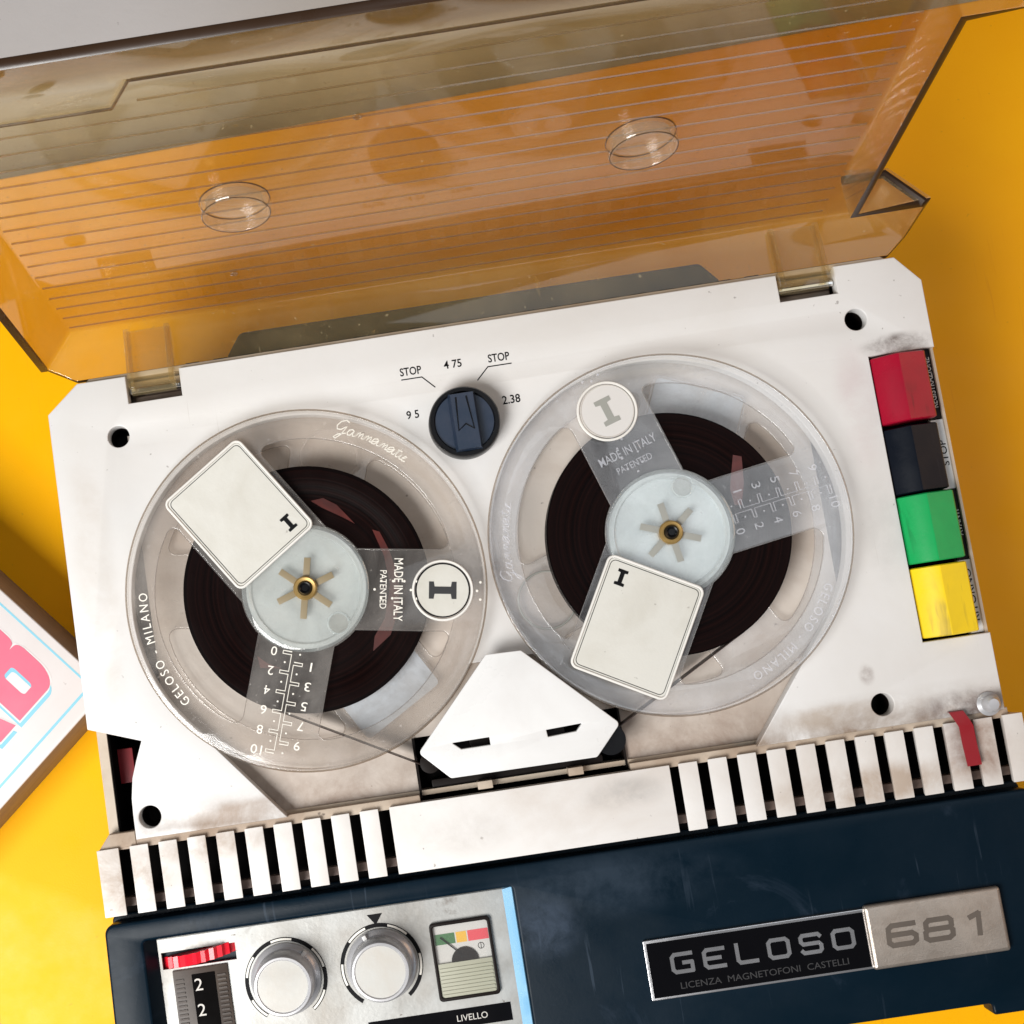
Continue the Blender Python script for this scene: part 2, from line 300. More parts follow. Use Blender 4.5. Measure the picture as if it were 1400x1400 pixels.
def plate_mesh(loops, z0, z1, bevel=0.0):
    cu = bpy.data.curves.new('c', 'CURVE'); cu.dimensions = '2D'; cu.fill_mode = 'BOTH'
    for lp in loops:
        s = cu.splines.new('POLY'); s.points.add(len(lp) - 1); s.use_cyclic_u = True
        for p, q in zip(s.points, lp): p.co = (q[0] * K, q[1] * K, 0, 1)
    cu.extrude = max(1e-7, ((z1 - z0) / 2 - bevel) * K); cu.bevel_depth = bevel * K; cu.bevel_resolution = 2 if bevel else 0
    cu.offset = -bevel * K
    me = curve_mesh(cu)
    bm = bmesh.new(); bm.from_mesh(me)
    bmesh.ops.remove_doubles(bm, verts=bm.verts, dist=2e-6)
    bmesh.ops.recalc_face_normals(bm, faces=bm.faces)
    bmesh.ops.translate(bm, verts=bm.verts, vec=(0, 0, (z0 + z1) / 2 * K))
    bm.to_mesh(me); bm.free()
    return me
def plate(name, loops, z0, z1, mat, parent, bevel=0.0):
    return link(name, plate_mesh(loops, z0, z1, bevel), mat, parent)
def rect(x0, x1, y0, y1, r=0.0, n=5):
    pts = [(x0, y0), (x1, y0), (x1, y1), (x0, y1)]
    return fillet(pts, r, n) if r else pts
def fillet(pts, r, n=5):
    out = []; N = len(pts)
    for i in range(N):
        rr = r[i] if isinstance(r, (list, tuple)) else r
        p = Vector(pts[i][:2]); a = Vector(pts[i - 1][:2]); b = Vector(pts[(i + 1) % N][:2])
        if rr <= 0: out.append(tuple(p)); continue
        da, db = (a - p), (b - p); la, lb = da.length, db.length
        da.normalize(); db.normalize()
        ang = math.acos(max(-1, min(1, da.dot(db))))
        if ang > PI - 0.02: out.append(tuple(p)); continue
        t = min(rr / math.tan(ang / 2), la * 0.48, lb * 0.48); rr = t * math.tan(ang / 2)
        c = p + (da + db).normalized() * (rr / math.sin(ang / 2))
        s, e = p + da * t - c, p + db * t - c
        a0 = math.atan2(s.y, s.x); a1 = math.atan2(e.y, e.x); d = (a1 - a0 + PI) % (2 * PI) - PI
        for k in range(n + 1): out.append((c.x + rr * math.cos(a0 + d * k / n), c.y + rr * math.sin(a0 + d * k / n)))
    return out
def circle(cx, cy, r, n=64): return [(cx + r * math.cos(2 * PI * k / n), cy + r * math.sin(2 * PI * k / n)) for k in range(n)]
def arc(cx, cy, r, a0, a1, n): return [(cx + r * math.cos(rad(a0 + (a1 - a0) * k / n)), cy + r * math.sin(rad(a0 + (a1 - a0) * k / n))) for k in range(n + 1)]
def lathe_mesh(prof, n=64, cx=0, cy=0):
    verts = []; faces = []; m = len(prof)
    for k in range(n):
        a = 2 * PI * k / n
        for r, z in prof: verts.append((cx + r * math.cos(a), cy + r * math.sin(a), z))
    for k in range(n):
        k2 = (k + 1) % n
        for i in range(m - 1): faces.append((k * m + i, k2 * m + i, k2 * m + i + 1, k * m + i + 1))
    me = from_verts(verts, faces)
    bm = bmesh.new(); bm.from_mesh(me); bmesh.ops.remove_doubles(bm, verts=bm.verts, dist=1e-7)
    bmesh.ops.dissolve_degenerate(bm, dist=1e-8, edges=bm.edges)
    bmesh.ops.recalc_face_normals(bm, faces=bm.faces); bm.to_mesh(me); bm.free()
    return me
def lathe(name, prof, mat, parent, n=64, cx=0, cy=0): return link(name, lathe_mesh(prof, n, cx, cy), mat, parent)
def box_mesh(x0, x1, y0, y1, z0, z1, bevel=0.0):
    bm = bmesh.new(); bmesh.ops.create_cube(bm, size=1)
    for v in bm.verts:
        v.co = Vector(((x0 + x1) / 2 + v.co.x * (x1 - x0), (y0 + y1) / 2 + v.co.y * (y1 - y0), (z0 + z1) / 2 + v.co.z * (z1 - z0))) * K
    if bevel: bmesh.ops.bevel(bm, geom=bm.edges[:], offset=bevel * K, segments=2, profile=0.7, affect='EDGES')
    me = bpy.data.meshes.new('b'); bm.to_mesh(me); bm.free(); return me
def box(name, x0, x1, y0, y1, z0, z1, mat, parent, bevel=0.0): return link(name, box_mesh(x0, x1, y0, y1, z0, z1, bevel), mat, parent)
def tube(name, lines, r, mat, parent, closed=False, res=1):
    cu = bpy.data.curves.new('c', 'CURVE'); cu.dimensions = '3D'; cu.bevel_depth = r * K; cu.bevel_resolution = res; cu.use_fill_caps = True
    for ln in lines:
        s = cu.splines.new('POLY'); s.points.add(len(ln) - 1); s.use_cyclic_u = closed
        for p, q in zip(s.points, ln): p.co = (q[0] * K, q[1] * K, q[2] * K, 1)
    return link(name, curve_mesh(cu), mat, parent)
def xf(me, f):
    for v in me.vertices: v.co = Vector(f(*(v.co / K))) * K
    me.update(); return me
def text_mesh(s, w=None, h=2.0, thick=0.12, bold=0.0, shear=0.0, space=1.0):
    cu = bpy.data.curves.new('t', 'FONT'); cu.body = s; cu.size = 0.01; cu.extrude = 0.0001; cu.resolution_u = 3
    cu.space_character = space; cu.shear = shear; cu.offset = bold * 0.01
    me = curve_mesh(cu)
    xs = [v.co.x for v in me.vertices]; ys = [v.co.y for v in me.vertices]
    x0, x1, y0, y1 = min(xs), max(xs), min(ys), max(ys)
    sy = h / ((y1 - y0)); sx = (w / (x1 - x0)) if w else sy
    for v in me.vertices:
        v.co = Vector(((v.co.x - (x0 + x1) / 2) * sx * K, (v.co.y - (y0 + y1) / 2) * sy * K, (v.co.z + 0.0001) / 0.0002 * thick * K))
    return me
def text(name, s, loc, rot, w, h, mat, parent, thick=0.12, **kw):
    me = text_mesh(s, w, h, thick, **kw); c, n = math.cos(rad(rot)), math.sin(rad(rot))
    xf(me, lambda x, y, z: (loc[0] + x * c - y * n, loc[1] + x * n + y * c, loc[2] + z))
    return link(name, me, mat, parent)
def strokes_flat(name, lines, wd, z, th, mat, parent):
    """flat printed strokes: one thin slab per segment"""
    verts, faces = [], []
    for ln in lines:
        for a, b in zip(ln[:-1], ln[1:]):
            a, b = Vector(a[:2]), Vector(b[:2]); d = (b - a)
            if d.length < 1e-6: continue
            d.normalize(); n = Vector((-d.y, d.x)) * wd / 2; e = d * wd / 2 * 0.55
            q = [a - e - n, b + e - n, b + e + n, a - e + n]; i = len(verts)
            verts += [(p.x, p.y, z) for p in q] + [(p.x, p.y, z + th) for p in q]
            faces += [(i, i + 1, i + 2, i + 3), (i + 4, i + 5, i + 6, i + 7)] + [(i + k, i + (k + 1) % 4, i + 4 + (k + 1) % 4, i + 4 + k) for k in range(4)]
            th += 0.002
    return link(name, from_verts(verts, faces), mat, parent)
def tangent(P, C, r, sign):
    d = Vector(C) - Vector(P); L = d.length; a = math.atan2(d.y, d.x) + sign * math.asin(r / L); t = math.sqrt(L * L - r * r)
    return (P[0] + t * math.cos(a), P[1] + t * math.sin(a))

# ------------------------------------------------------------------ the setting
TZ = -70.0
tb = plate('table_top', [fillet([(-640, -560), (720, -560), (720, 195.5), (-640, 160.5)], 8)], TZ - 40, TZ, 'table', None, 1.0)
tag(tb, 'bright yellow laminate board under the tape recorder', kind='structure')
fl = link('floor', from_verts([(-2500, -2500, TZ - 40.2), (2500, -2500, TZ - 40.2), (2500, 2500, TZ - 40.2), (-2500, 2500, TZ - 40.2)], [(0, 1, 2, 3)]), 'floor')
tag(fl, 'pale grey floor beyond the yellow board', kind='structure')

# ------------------------------------------------------------------ tape recorder
REC = empty('tape_recorder', (9, -40, TZ))
tag(REC, 'white and navy portable reel tape recorder with its smoky amber lid open', 'tape recorder')
REC_OFF = Matrix.Translation(Vector((-9, 40, -TZ)) * K)
def rec(o):            # the parts are modelled in deck coordinates; the empty stands at the recorder's base
    o.parent = REC; o.matrix_parent_inverse = REC_OFF; return o
class P_: pass
CX = 55.87
# casing and inside
cas_o = fillet([(-127.4, 65.5), (-117.5, 73.6), (139.2, 73.6), (145.8, 65.8), (145.8, -67.5), (-127.4, -67.5)], [3, 3, 3, 3, 0, 0])
cas_i = [(-124.4, 64), (-116.5, 70.6), (138, 70.6), (142.8, 64.5), (142.8, -66), (-124.4, -66)]
rec(plate('casing', [cas_o, cas_i], -62, -5.2, 'casing', None))
rec(box('cavity_shade_sheet', -124.38, -123.8, -65.9, 62, -21, -6.2, 'black', None))  # added black sheet: hides the lit inner wall, so the cavity reads as shaded
rec(plate('chassis', [[(-124.2, 63.8), (-116.4, 70.4), (137.9, 70.4), (142.6, 64.3), (142.6, -65.8), (-124.2, -65.8)]], -61, -20, 'black', None))
for (x, y) in ((-110, 50), (130, 50), (-110, -130), (130, -130)):
    rec(lathe('foot', [(0, TZ), (7, TZ), (7.5, TZ + 1), (7, -61.5), (0, -61.5)], 'knob_black', None, 24, x, y))
# deck plate
tr = tangent((71.7, -67), (CX, 0), 54.4, -1); tl = (-tr[0], tr[1])
ar = math.degrees(math.atan2(tr[1], tr[0] - CX)); 
al = math.degrees(math.atan2(tl[1], tl[0] + CX)) % 360
deck = [(-128.7, 66.2), (-118.4, 74.8), (-103, 74.8), (-103, 66), (-86, 66), (-86, 74.8), (102.9, 74.8), (102.9, 66.2), (121, 66.2), (121, 74.8),
        (140, 74.8), (147.1, 66.4), (147, 45), (126.5, 45), (126.5, -44), (147, -44), (146.9, -67.4)]
deck += [(71.7, -67.4)] + arc(CX, 0, 54.4, ar, 213.4, 80) + arc(-CX, 0, 54.4, -33.4, al, 80) + [(-71.7, -67.4)]
deck += [(-118.2, -67.4), (-118.2, -60), (-118, -55), (-117, -49), (-115.2, -44), (-112.8, -38.2), (-128.8, -32.4)]
holes = [circle(x, y, 3.4, 28) for x, y in ((-107.5, 56.1), (124.8, 57.1), (-113.1, -61.2), (111.1, -60.6))]
DECK = rec(plate('deck_plate', [deck] + holes, -5.0, 0, 'deck', None, 0.35))
for x, y in ((-107.5, 56.1), (124.8, 57.1), (-113.1, -61.2), (111.1, -60.6)):
    rec(lathe('screw_well', [(3.5, -4.8), (3.5, -14), (2.2, -14), (2.0, -12.6), (0, -12.6)], 'darkbrown', None, 24, x, y))
# sunken floor under the reels and head
wf = [(-106, 57), (106, 57), (106, -68.2), (33.2, -68.2), (33.2, -50), (-31.2, -50), (-31.2, -68.2), (-106, -68.2)]
rec(plate('well_floor', [wf], -8.4, -6.4, 'well', None))
# sloping step along the back of the deck
rec(plate('back_lip', [[(-117, 74.4), (139, 74.4), (136.5, 76.2), (-115, 76.2)]], -7, -2.0, 'casing', None, 0.4))
rec(box('rear_panel', -116, 137, 73.7, 76.0, -16, -7.1, 'grille', None))
for k in range(21): rec(box('vent_slot', -84 + 8.9 * k, -79.6 + 8.9 * k, 75.6, 76.5, -12.5, -2.6, 'black', None))
# hinge pockets
for x0, x1 in ((-103, -86), (102.9, 121)):
    rec(box('hinge_pocket', x0 - 0.3, x1 + 0.3, 65.2, 75.8, -11, -8.6, 'hinge_brown', None))
    rec(tube('hinge_pin', [[(x0 + 0.6, 70.2, -3.0), (x1 - 0.4, 70.2, -3.0)]], 1.15, 'chrome', None, res=3))
    rec(box('hinge_leaf', x0 + 1.4, x1 - 0.8, 66.6, 68.8, -8.7, -5.6, 'hinge_brown', None, 0.4))
# carrying handle behind the body
rec(plate('carrying_handle', [fillet([(-72, 71), (-72, 79.5), (-67, 86.6), (83.5, 86.0), (89, 79.6), (89, 71)], [0, 2, 3, 3, 2, 0])], -19.5, -13.5, 'handle', None, 1.2))

# ---- speed selector
SK = rec(lathe('speed_knob', [(0, 0), (11.0, 0), (11.1, 1.0), (10.9, 6.0), (10.5, 6.6), (9.4, 6.6), (9.0, 5.6), (0, 5.4)], 'knob_black', None, 72, -0.3, 43.2))
dish = lathe('knob_dish', [(0, 5.50), (9.0, 5.75), (9.0, 5.5), (0, 5.3)], 'knob_blue', SK, 64, -0.3, 43.2)
def grip():
    x0, x1, y0, y1 = -3.6, 3.4, 33.9, 52.4
    v = [(x0 - .9, y0, 5.3), (x1 + .9, y0, 5.3), (x1 + .9, y1, 5.3), (x0 - .9, y1, 5.3), (x0, y0 + .5, 9.0), (x1, y0 + .5, 9.0), (x1, y1 - .8, 8.6), (x0, y1 - .8, 8.6)]
    return from_verts(v, [(0, 1, 2, 3), (4, 5, 6, 7), (0, 1, 5, 4), (1, 2, 6, 5), (2, 3, 7, 6), (3, 0, 4, 7)])
link('grip', grip(), 'knob_blue', SK)
tube('arrow_mark', [[(-2.0, 50.5, 8.65), (-2.6, 40.2, 8.9), (-0.2, 42.0, 8.85), (2.2, 40.2, 8.9), (1.2, 50.5, 8.65)]], 0.28, 'knob_black', SK)
for s, x, y, wd, ht in (('STOP', -14.2, 62.5, 6.7, 2.6), ('4 75', -0.9, 62.7, 5.6, 2.6), ('STOP', 13.6, 62.6, 6.7, 2.6), ('9 5', -15.6, 48.8, 3.9, 2.6), ('2.38', 15.4, 48.9, 5.6, 2.7)):
    rec(text('speed_lettering', s, (x, y, 0.0), 0, wd, ht, 'ink', None, 0.06, bold=0.014))
rec(strokes_flat('pointer_line', [[(-17.4, 60.1), (-11.0, 60.1), (-7.4, 56.3)], [(6.0, 56.4), (9.8, 60.1), (17.2, 60.1)]], 0.34, 0.0, 0.05, 'ink', None))

# ---- piano keys
def key(name, y0, y1, mat, dz, label):
    prof = [(126.9, -7), (126.9, 0.4 + dz), (127.2, 0.8 + dz), (133.5, 5.0 + dz), (134.0, 5.1 + dz), (142.4, 3.0 + dz), (142.9, 2.4 + dz), (143.0, -7)]
    n = len(prof); e = 0.35
    rings = [(y0, 0.45), (y0 + e, 0.0), (y1 - e, 0.0), (y1, 0.45)]
    v = []
    for y, ins in rings:
        for x, z in prof: v.append((x + (ins if x < 130 else (-ins if x > 140 else 0)), y, z - (ins if z > -5 else 0)))
    f = [tuple(range(n)), tuple(range(3 * n, 4 * n))]
    for r in range(3): f += [(r * n + i, r * n + (i + 1) % n, (r + 1) * n + (i + 1) % n, (r + 1) * n + i) for i in range(n)]
    o = rec(link(name, from_verts(v, f), mat, None, 25)); o['label'] = label; return o
key('piano_key', 23.1, 44.2, 'red', -0.4, 'red key'); key('piano_key', 1.1, 21.7, 'kblack', -1.6, 'black key')
key('piano_key', -20.4, 0.4, 'green', 0.5, 'green key'); key('piano_key', -43.0, -21.6, 'yellow', 0.0, 'yellow key')
rec(box('key_bay', 126.3, 146.9, -44.2, 45.2, -9, -6.4, 'black', None))
for y0, y1, mt, ink, s in ((23, 45, 'darkbrown', 'white_ink', 'REGISTRAZIONE'), (0.9, 22.6, 'cover', 'ink', 'STOP'), (-21, 0.6, 'darkbrown', 'white_ink', 'AVANTI'), (-43.6, -21.3, 'cover', 'ink', 'RITORNO')):
    rec(box('key_label_strip', 142.4, 146.2, y0, y1, -3.6, -2.6, mt, None))
    rec(text('key_lettering', s, (144.7, (y0 + y1) / 2 + 0.4, -2.6), 90, 16 if len(s) > 6 else 8, 2.0, ink, None, 0.06, bold=0.006))
rec(box('key_bay_edge', 146.15, 147.0, -44.0, 45.0, -6, -1.6, 'casing', None))

# ---- head cover and head well
hc = fillet([(-5.1, -27.9), (5.5, -28.2), (31.2, -53.9), (22.9, -62.7), (-20.9, -62.5), (-29.4, -53.8)], [0.6, 0.6, 1.4, 1.4, 1.4, 1.4])
s1 = fillet([(-19.1, -52.3), (-7.8, -52.2), (-7.8, -54.5), (-16.6, -54.5)], 0.15); s2 = fillet([(9.2, -52.6), (20.1, -52.2), (18.0, -54.3), (9.4, -54.7)], 0.15)
HC = rec(plate('head_cover', [hc, s1, s2], 5.6, 8.0, 'cover', None, 0.25))
for x, y in ((-8, -45), (9, -45)): lathe('post', [(0, -6.5), (1.6, -6.5), (1.6, 5.8), (0, 5.8)], 'darkbrown', HC, 16, x, y)
rec(box('head_well', -31.0, 33.0, -68.2, -50.2, -14, -12, 'black', None))
rec(box('head_well_wall', -31.1, -30.4, -68.2, -50.2, -13, -5.0, 'darkbrown', None)); rec(box('head_well_wall', 32.4, 33.1, -68.2, -50.2, -13, -5.0, 'darkbrown', None))
rec(box('tape_head', -14, -4, -60, -51, -12.2, 3.5, 'darkbrown', None, 0.8)); rec(box('tape_head', 6, 15, -60, -51, -12.2, 3.5, 'darkbrown', None, 0.8))
rec(box('head_bracket', -27, 26, -66.4, -63.4, -12.2, -6.5, 'darkbrown', None, 0.5))
for x in (-11.0, 16.8): rec(box('guide_stud', x - 2.3, x + 2.3, -68.0, -65.6, -6.6, -1.5, 'rail', None, 0.3))
rec(lathe('guide_roller', [(0, -12), (4.6, -12), (4.6, -5), (3.6, -4.2), (3.6, 3.0), (4.6, 3.6), (4.6, 4.4), (0, 4.4)], 'knob_black', None, 40, 28.0, -58.5))
rec(lathe('guide_roller', [(0, -12), (3.0, -12), (3.0, 4.0), (0, 4.4)], 'darkbrown', None, 32, -26.5, -57.5))

# ---- ventilation grille
GB0, GB1 = -89.2, -69.0
def bar(x0, x1, name='grille_bar', lab=None):
    me = box_mesh(x0 - .25, x1 + .25, GB0, GB1, -4.5, 0.0, 0.3)
    xf(me, lambda x, y, z: (x if z > -2 else (x + (0.9 if x < (x0 + x1) / 2 else -0.9)), y, z - (0.0 if z < -3 else (GB1 - y) * 0.03) + random.uniform(-.02, .02)))
    o = rec(link(name, me, 'grille', None)); return o
for k in range(9): bar(-120.3 + 8.83 * k, -120.3 + 8.83 * k + 5.15)
for k in range(11): bar(47.6 + 8.94 * k, 47.6 + 8.94 * k + 5.25)
bar(-130.4, -124.2, 'grille_end'); bar(145.9, 151.4, 'grille_end'); bar(-40.6, 44.4, 'grille_plate')
rec(box('grille_back_rail', -127.5, -31.2, -69.9, -66.9, -6, -1.6, 'rail', None, 0.4)); rec(box('grille_back_rail', 33.2, 148.2, -69.9, -66.9, -6, -1.6, 'rail', None, 0.4))
rec(plate('grille_shoulder', [[(-130.2, -69.2), (-126.6, -64.8), (-118.6, -64.8), (-118.6, -69.2)]], -5.0, -1.2, 'rail', None, 0.3))
rec(box('grille_front_rail', -129.5, 150.5, -87.4, -84.8, -9, -5.4, 'rib_brown', None, 0.3))
rec(box('grille_floor', -130, 151, -91.5, -67.8, -16, -13.5, 'black', None))
rec(box('grille_end_wall', -130.3, -129.5, -89, -69.2, -16, -5.2, 'casing', None)); rec(box('grille_end_wall', 150.4, 151.3, -89, -69.2, -16, -5.2, 'casing', None))
# red strap tab hanging over the grille
def strap():
    prof = [(-65.4, -2.0), (-65.8, 1.0), (-68.6, 1.6), (-70.5, 1.2), (-75.5, 1.0), (-82.3, 0.8)]
    v = []; f = []
    for i, (y, z) in enumerate(prof):
        sx = [131.6, 131.8, 133.0, 133.9, 134.0, 134.4][i]
        for dz in (0, 0.5): v += [(sx - 2.1, y, z + dz), (sx + 2.1, y, z + dz)]
    for i in range(len(prof) - 1):
        a, b = i * 4, i * 4 + 4
        f += [(a, a + 1, b + 1, b), (a + 2, a + 3, b + 3, b + 2), (a, a + 2, b + 2, b), (a + 1, a + 3, b + 3, b + 1)]
    f += [(0, 1, 3, 2), (len(v) - 4, len(v) - 3, len(v) - 1, len(v) - 2)]
    return from_verts(v, f)
rec(link('red_tab', strap(), 'red_cloth', None, 60))
rec(lathe('catch_pin', [(0, 0), (3.4, 0), (3.6, 0.5), (2.6, 1.4), (2.3, 3.6), (1.6, 4.4), (0, 4.6)], 'silverp', None, 32, 142.2, -65.0))
# red slider seen in the side recess
rec(box('side_slider', -126.0, -119.0, -51.0, -40.2, -20.2, -14, 'red_cloth', None, 0.5))

# ---- navy front
FZ = -4.0
fo = fillet([(-132.4, -92), (152.2, -92), (152.2, -156), (128, -156), (128, -152.6), (-133.4, -152.6)], [3, 3, 3, 1, 1, 3])
RX0, RX1, RY0, RY1 = -121.0, -7.7, -149.0, -98.2
FAS = rec(plate('front_fascia', [fo, rect(RX0, RX1, RY0, RY1, 1.2)], -12.5, FZ, 'navy', None, 0.9))
rec(plate('front_body', [fillet([(-131.6, -90.4), (151.4, -90.4), (151.4, -152), (-132.4, -152)], 2)], -62, -12.3, 'navy', None, 0.5))
IX0, IX1, IY0, IY1 = -118.0, -10.4, -146.5, -99.6
PZ = -10.0
o4 = [(RX0, RY0), (RX1, RY0), (RX1, RY1), (RX0, RY1)]; i4 = [(IX0, IY0), (IX1, IY0), (IX1, IY1), (IX0, IY1)]
def slopes():
    v = [(x, y, FZ - 0.5) for x, y in o4] + [(x, y, PZ - 0.4) for x, y in i4] + [(x * 1.0 + (0.4 if x > -60 else -0.4), y, PZ - 1.4) for x, y in o4]
    return from_verts(v, [(k, (k + 1) % 4, 4 + (k + 1) % 4, 4 + k) for k in range(4)] + [(4 + k, 4 + (k + 1) % 4, 8 + (k + 1) % 4, 8 + k) for k in range(4)] + [(k, (k + 1) % 4, 8 + (k + 1) % 4, 8 + k) for k in range(4)])
rec(link('recess_frame', slopes(), 'navy', None))
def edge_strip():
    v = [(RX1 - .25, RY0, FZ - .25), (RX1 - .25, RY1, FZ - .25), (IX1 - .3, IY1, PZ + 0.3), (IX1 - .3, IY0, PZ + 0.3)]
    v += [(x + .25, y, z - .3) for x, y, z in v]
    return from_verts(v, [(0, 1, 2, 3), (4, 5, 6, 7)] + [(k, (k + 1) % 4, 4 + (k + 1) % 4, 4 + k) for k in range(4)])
rec(link('lit_recess_edge', edge_strip(), 'lit_slope', None))  # right slope of the navy recess, its bright reflection put into the colour
slot = rect(-117.4, -94.4, -108.6, -103.5)
PLT = rec(plate('control_plate', [rect(IX0 - .3, IX1 + .3, IY0 - .3, IY1 + .3), slot], PZ - 1.5, PZ, 'metal', None))
rec(box('wheel_slot', -117.6, -94.2, -108.8, -103.3, -20, -18, 'black', None))
# red thumbwheel
WH = rec(tube('thumbwheel', [[(-115.8, -106.3, -17.2), (-95.6, -106.0, -17.2)]], 1.0, 'darkbrown', None))
def wheel():
    v = []; f = []; n = 60
    for k in range(n):
        a = 2 * PI * k / n; r = 13.0 if k % 2 else 12.3
        for y in (-108.0, -104.6): v.append((-105.9 + r * math.cos(a) * 1.0, y + 0.10 * r * math.cos(a) + 0.5, -18.6 + r * math.sin(a)))
    for k in range(n): k2 = (k + 1) % n; f.append((2 * k, 2 * k2, 2 * k2 + 1, 2 * k + 1))
    f += [tuple(range(0, 2 * n, 2)), tuple(range(1, 2 * n, 2))]
    return from_verts(v, f)
link('wheel_rim', wheel(), 'wheel_red', WH, 15)
# tape counter
CN = rec(box('tape_counter', -114.6, -97.4, -140, -109.2, PZ - 1, PZ + 0.7, 'brown_clear', None, 0.5))
box('counter_drum', -108.8, -101.6, -140, -111.0, PZ + 0.5, PZ + 0.95, 'black', CN, 0.2)
for sx, w_ in ((-112.6, 2.6), (-99.6, 2.6)):
    for k in range(20):
        box('ridge', sx - w_ / 2, sx + w_ / 2, -112.2 - 1.3 * k - 0.35, -112.2 - 1.3 * k + 0.2, PZ + 0.6, PZ + 1.0, 'brown_clear', CN)
for s, y in (('2', -114.2), ('2', -121.8), ('1', -129.4)): text('digit', s, (-106.9, y, PZ + 0.96), 0, 2.4, 3.6, 'grey_ink', CN, 0.05)
# rotary knobs with dashed rings
def ctrl_knob(x, y, pa, nm):
    zt = 0.0
    k = rec(lathe('rotary_knob', [(0, PZ), (10.6, PZ), (10.8, PZ + 0.6), (10.4, PZ + 1.4), (9.3, PZ + 2.0), (9.0, zt - 0.8), (8.5, zt), (7.9, zt + 0.05), (7.6, zt - 0.45), (0, zt - 0.5)], 'silverp', None, 96, x, y))
    lathe('cap', [(0, zt - 0.40), (7.55, zt - 0.40), (7.55, zt - 0.6), (0, zt - 0.6)], 'capmetal', k, 64, x, y)
    a = rad(pa); c, s = math.cos(a), math.sin(a)
    me = box_mesh(8.6, 10.6, -0.6, 0.6, PZ + 1.0, PZ + 3.2, 0.2); xf(me, lambda px, py, pz: (x + px * c - py * s, y + px * s + py * c, pz)); link('pointer', me, 'cover', k)
def dial_ring(x, y, a0, a1, n, start):
    r0, r1 = 11.5, 12.7
    step = (a1 - a0) / n
    for i in range(n):
        s0, s1 = a0 + step * i, a0 + step * (i + 1)
        lp = arc(x, y, r1, s0, s1, 8) + arc(x, y, r0, s1, s0, 8)
        rec(plate('ring_segment', [lp], PZ - 0.05, PZ + 0.08, 'ink', None))
        if (i + start) % 2:
            lp = arc(x, y, r1 - 0.28, s0 + 0.6, s1 - 0.6, 8) + arc(x, y, r0 + 0.28, s1 - 0.6, s0 + 0.6, 8)
            rec(plate('ring_segment', [lp], PZ - 0.05, PZ + 0.13, 'white_ink', None))
ctrl_knob(-80.2, -116.6, 47, 1); ctrl_knob(-50.6, -116.6, 113, 2)
dial_ring(-80.2, -116.8, -54, 234, 9, 1); dial_ring(-50.6, -116.8, -54, 234, 9, 0)
rec(plate('pointer_triangle', [[(-53.0, -101.3), (-48.2, -101.3), (-50.6, -104.6)]], PZ - 0.05, PZ + 0.07, 'ink', None))
# level meter
mx0, mx1, my0, my1 = -34.6, -15.8, -130.0, -106.6
LM = rec(plate('level_meter', [rect(mx0, mx1, my0, my1, 1.2), rect(mx0 + 1.0, mx1 - 1.0, my0 + 1.0, my1 - 1.0, 0.8)], PZ - 1, PZ + 1.3, 'darkbrown', None, 0.2))
box('dial_face', mx0 + 0.8, mx1 - 0.8, -119.2, my1 - 0.8, PZ - 0.8, PZ + 0.15, 'meter_white', LM)
for x0, x1, mt in ((-33.4, -27.2, 'meter_green'), (-26.8, -23.6, 'meter_yellow'), (-23.2, -16.9, 'meter_red')): box('band', x0, x1, -113.4, -110.2, PZ, PZ + 0.2, mt, LM)
plate('needle_pivot', [arc(-25.0, -119.0, 4.2, 0, 180, 20)], PZ, PZ + 0.5, 'darkbrown', LM)
strokes_flat('needle', [[(-25.8, -117.0), (-31.6, -111.2)]], 0.35, PZ + 0.55, 0.1, 'ink', LM)
tube('maker_mark', [[(-19.6 + 0.9 * math.cos(a * PI / 8), -115.2 + 0.9 * math.sin(a * PI / 8), PZ + 0.18) for a in range(17)], [(-19.6, -114.3, PZ + .18), (-19.6, -116.1, PZ + .18)]], 0.10, 'ink', LM)
box('lower_panel', mx0 + 0.9, mx1 - 0.9, my0 + 0.9, -118.9, PZ - 0.8, PZ + 0.9, 'meter_ribbed', LM, 0.2)
for k in range(8): box('ridge', mx0 + 1.3, mx1 - 1.3, -120.9 - k * 1.1, -120.3 - k * 1.1, PZ + 0.8, PZ + 1.15, 'meter_ribbed', LM, 0.12)
box('meter_window', mx0 + 0.9, mx1 - 0.9, -118.95, my1 - 0.9, PZ + 0.9, PZ + 1.2, 'meter_glass', LM)
# caption strip
rec(box('caption_strip', -57.2, -13.4, -138.4, -133.0, PZ - 0.2, PZ + 0.10, 'badge_black', None))
rec(text('caption_lettering', 'LIVELLO', (-25.5, -135.7, PZ + 0.10), 0, 9.4, 1.9, 'grey_ink', None, 0.05)); rec(text('caption_lettering', 'VOLUME', (-46.5, -137.2, PZ + 0.10), 0, 10.0, 2.2, 'white_ink', None, 0.05))
# badges
bz = FZ
rec(plate('name_badge', [rect(28.4, 95.2, -137.2, -119.6, 0.3)], bz - 0.5, bz + 1.2, 'silver', None, 0.15))
rec(box('badge_face', 29.2, 94.6, -136.5, -120.5, bz + 0.6, bz + 1.28, 'badge_black', None))
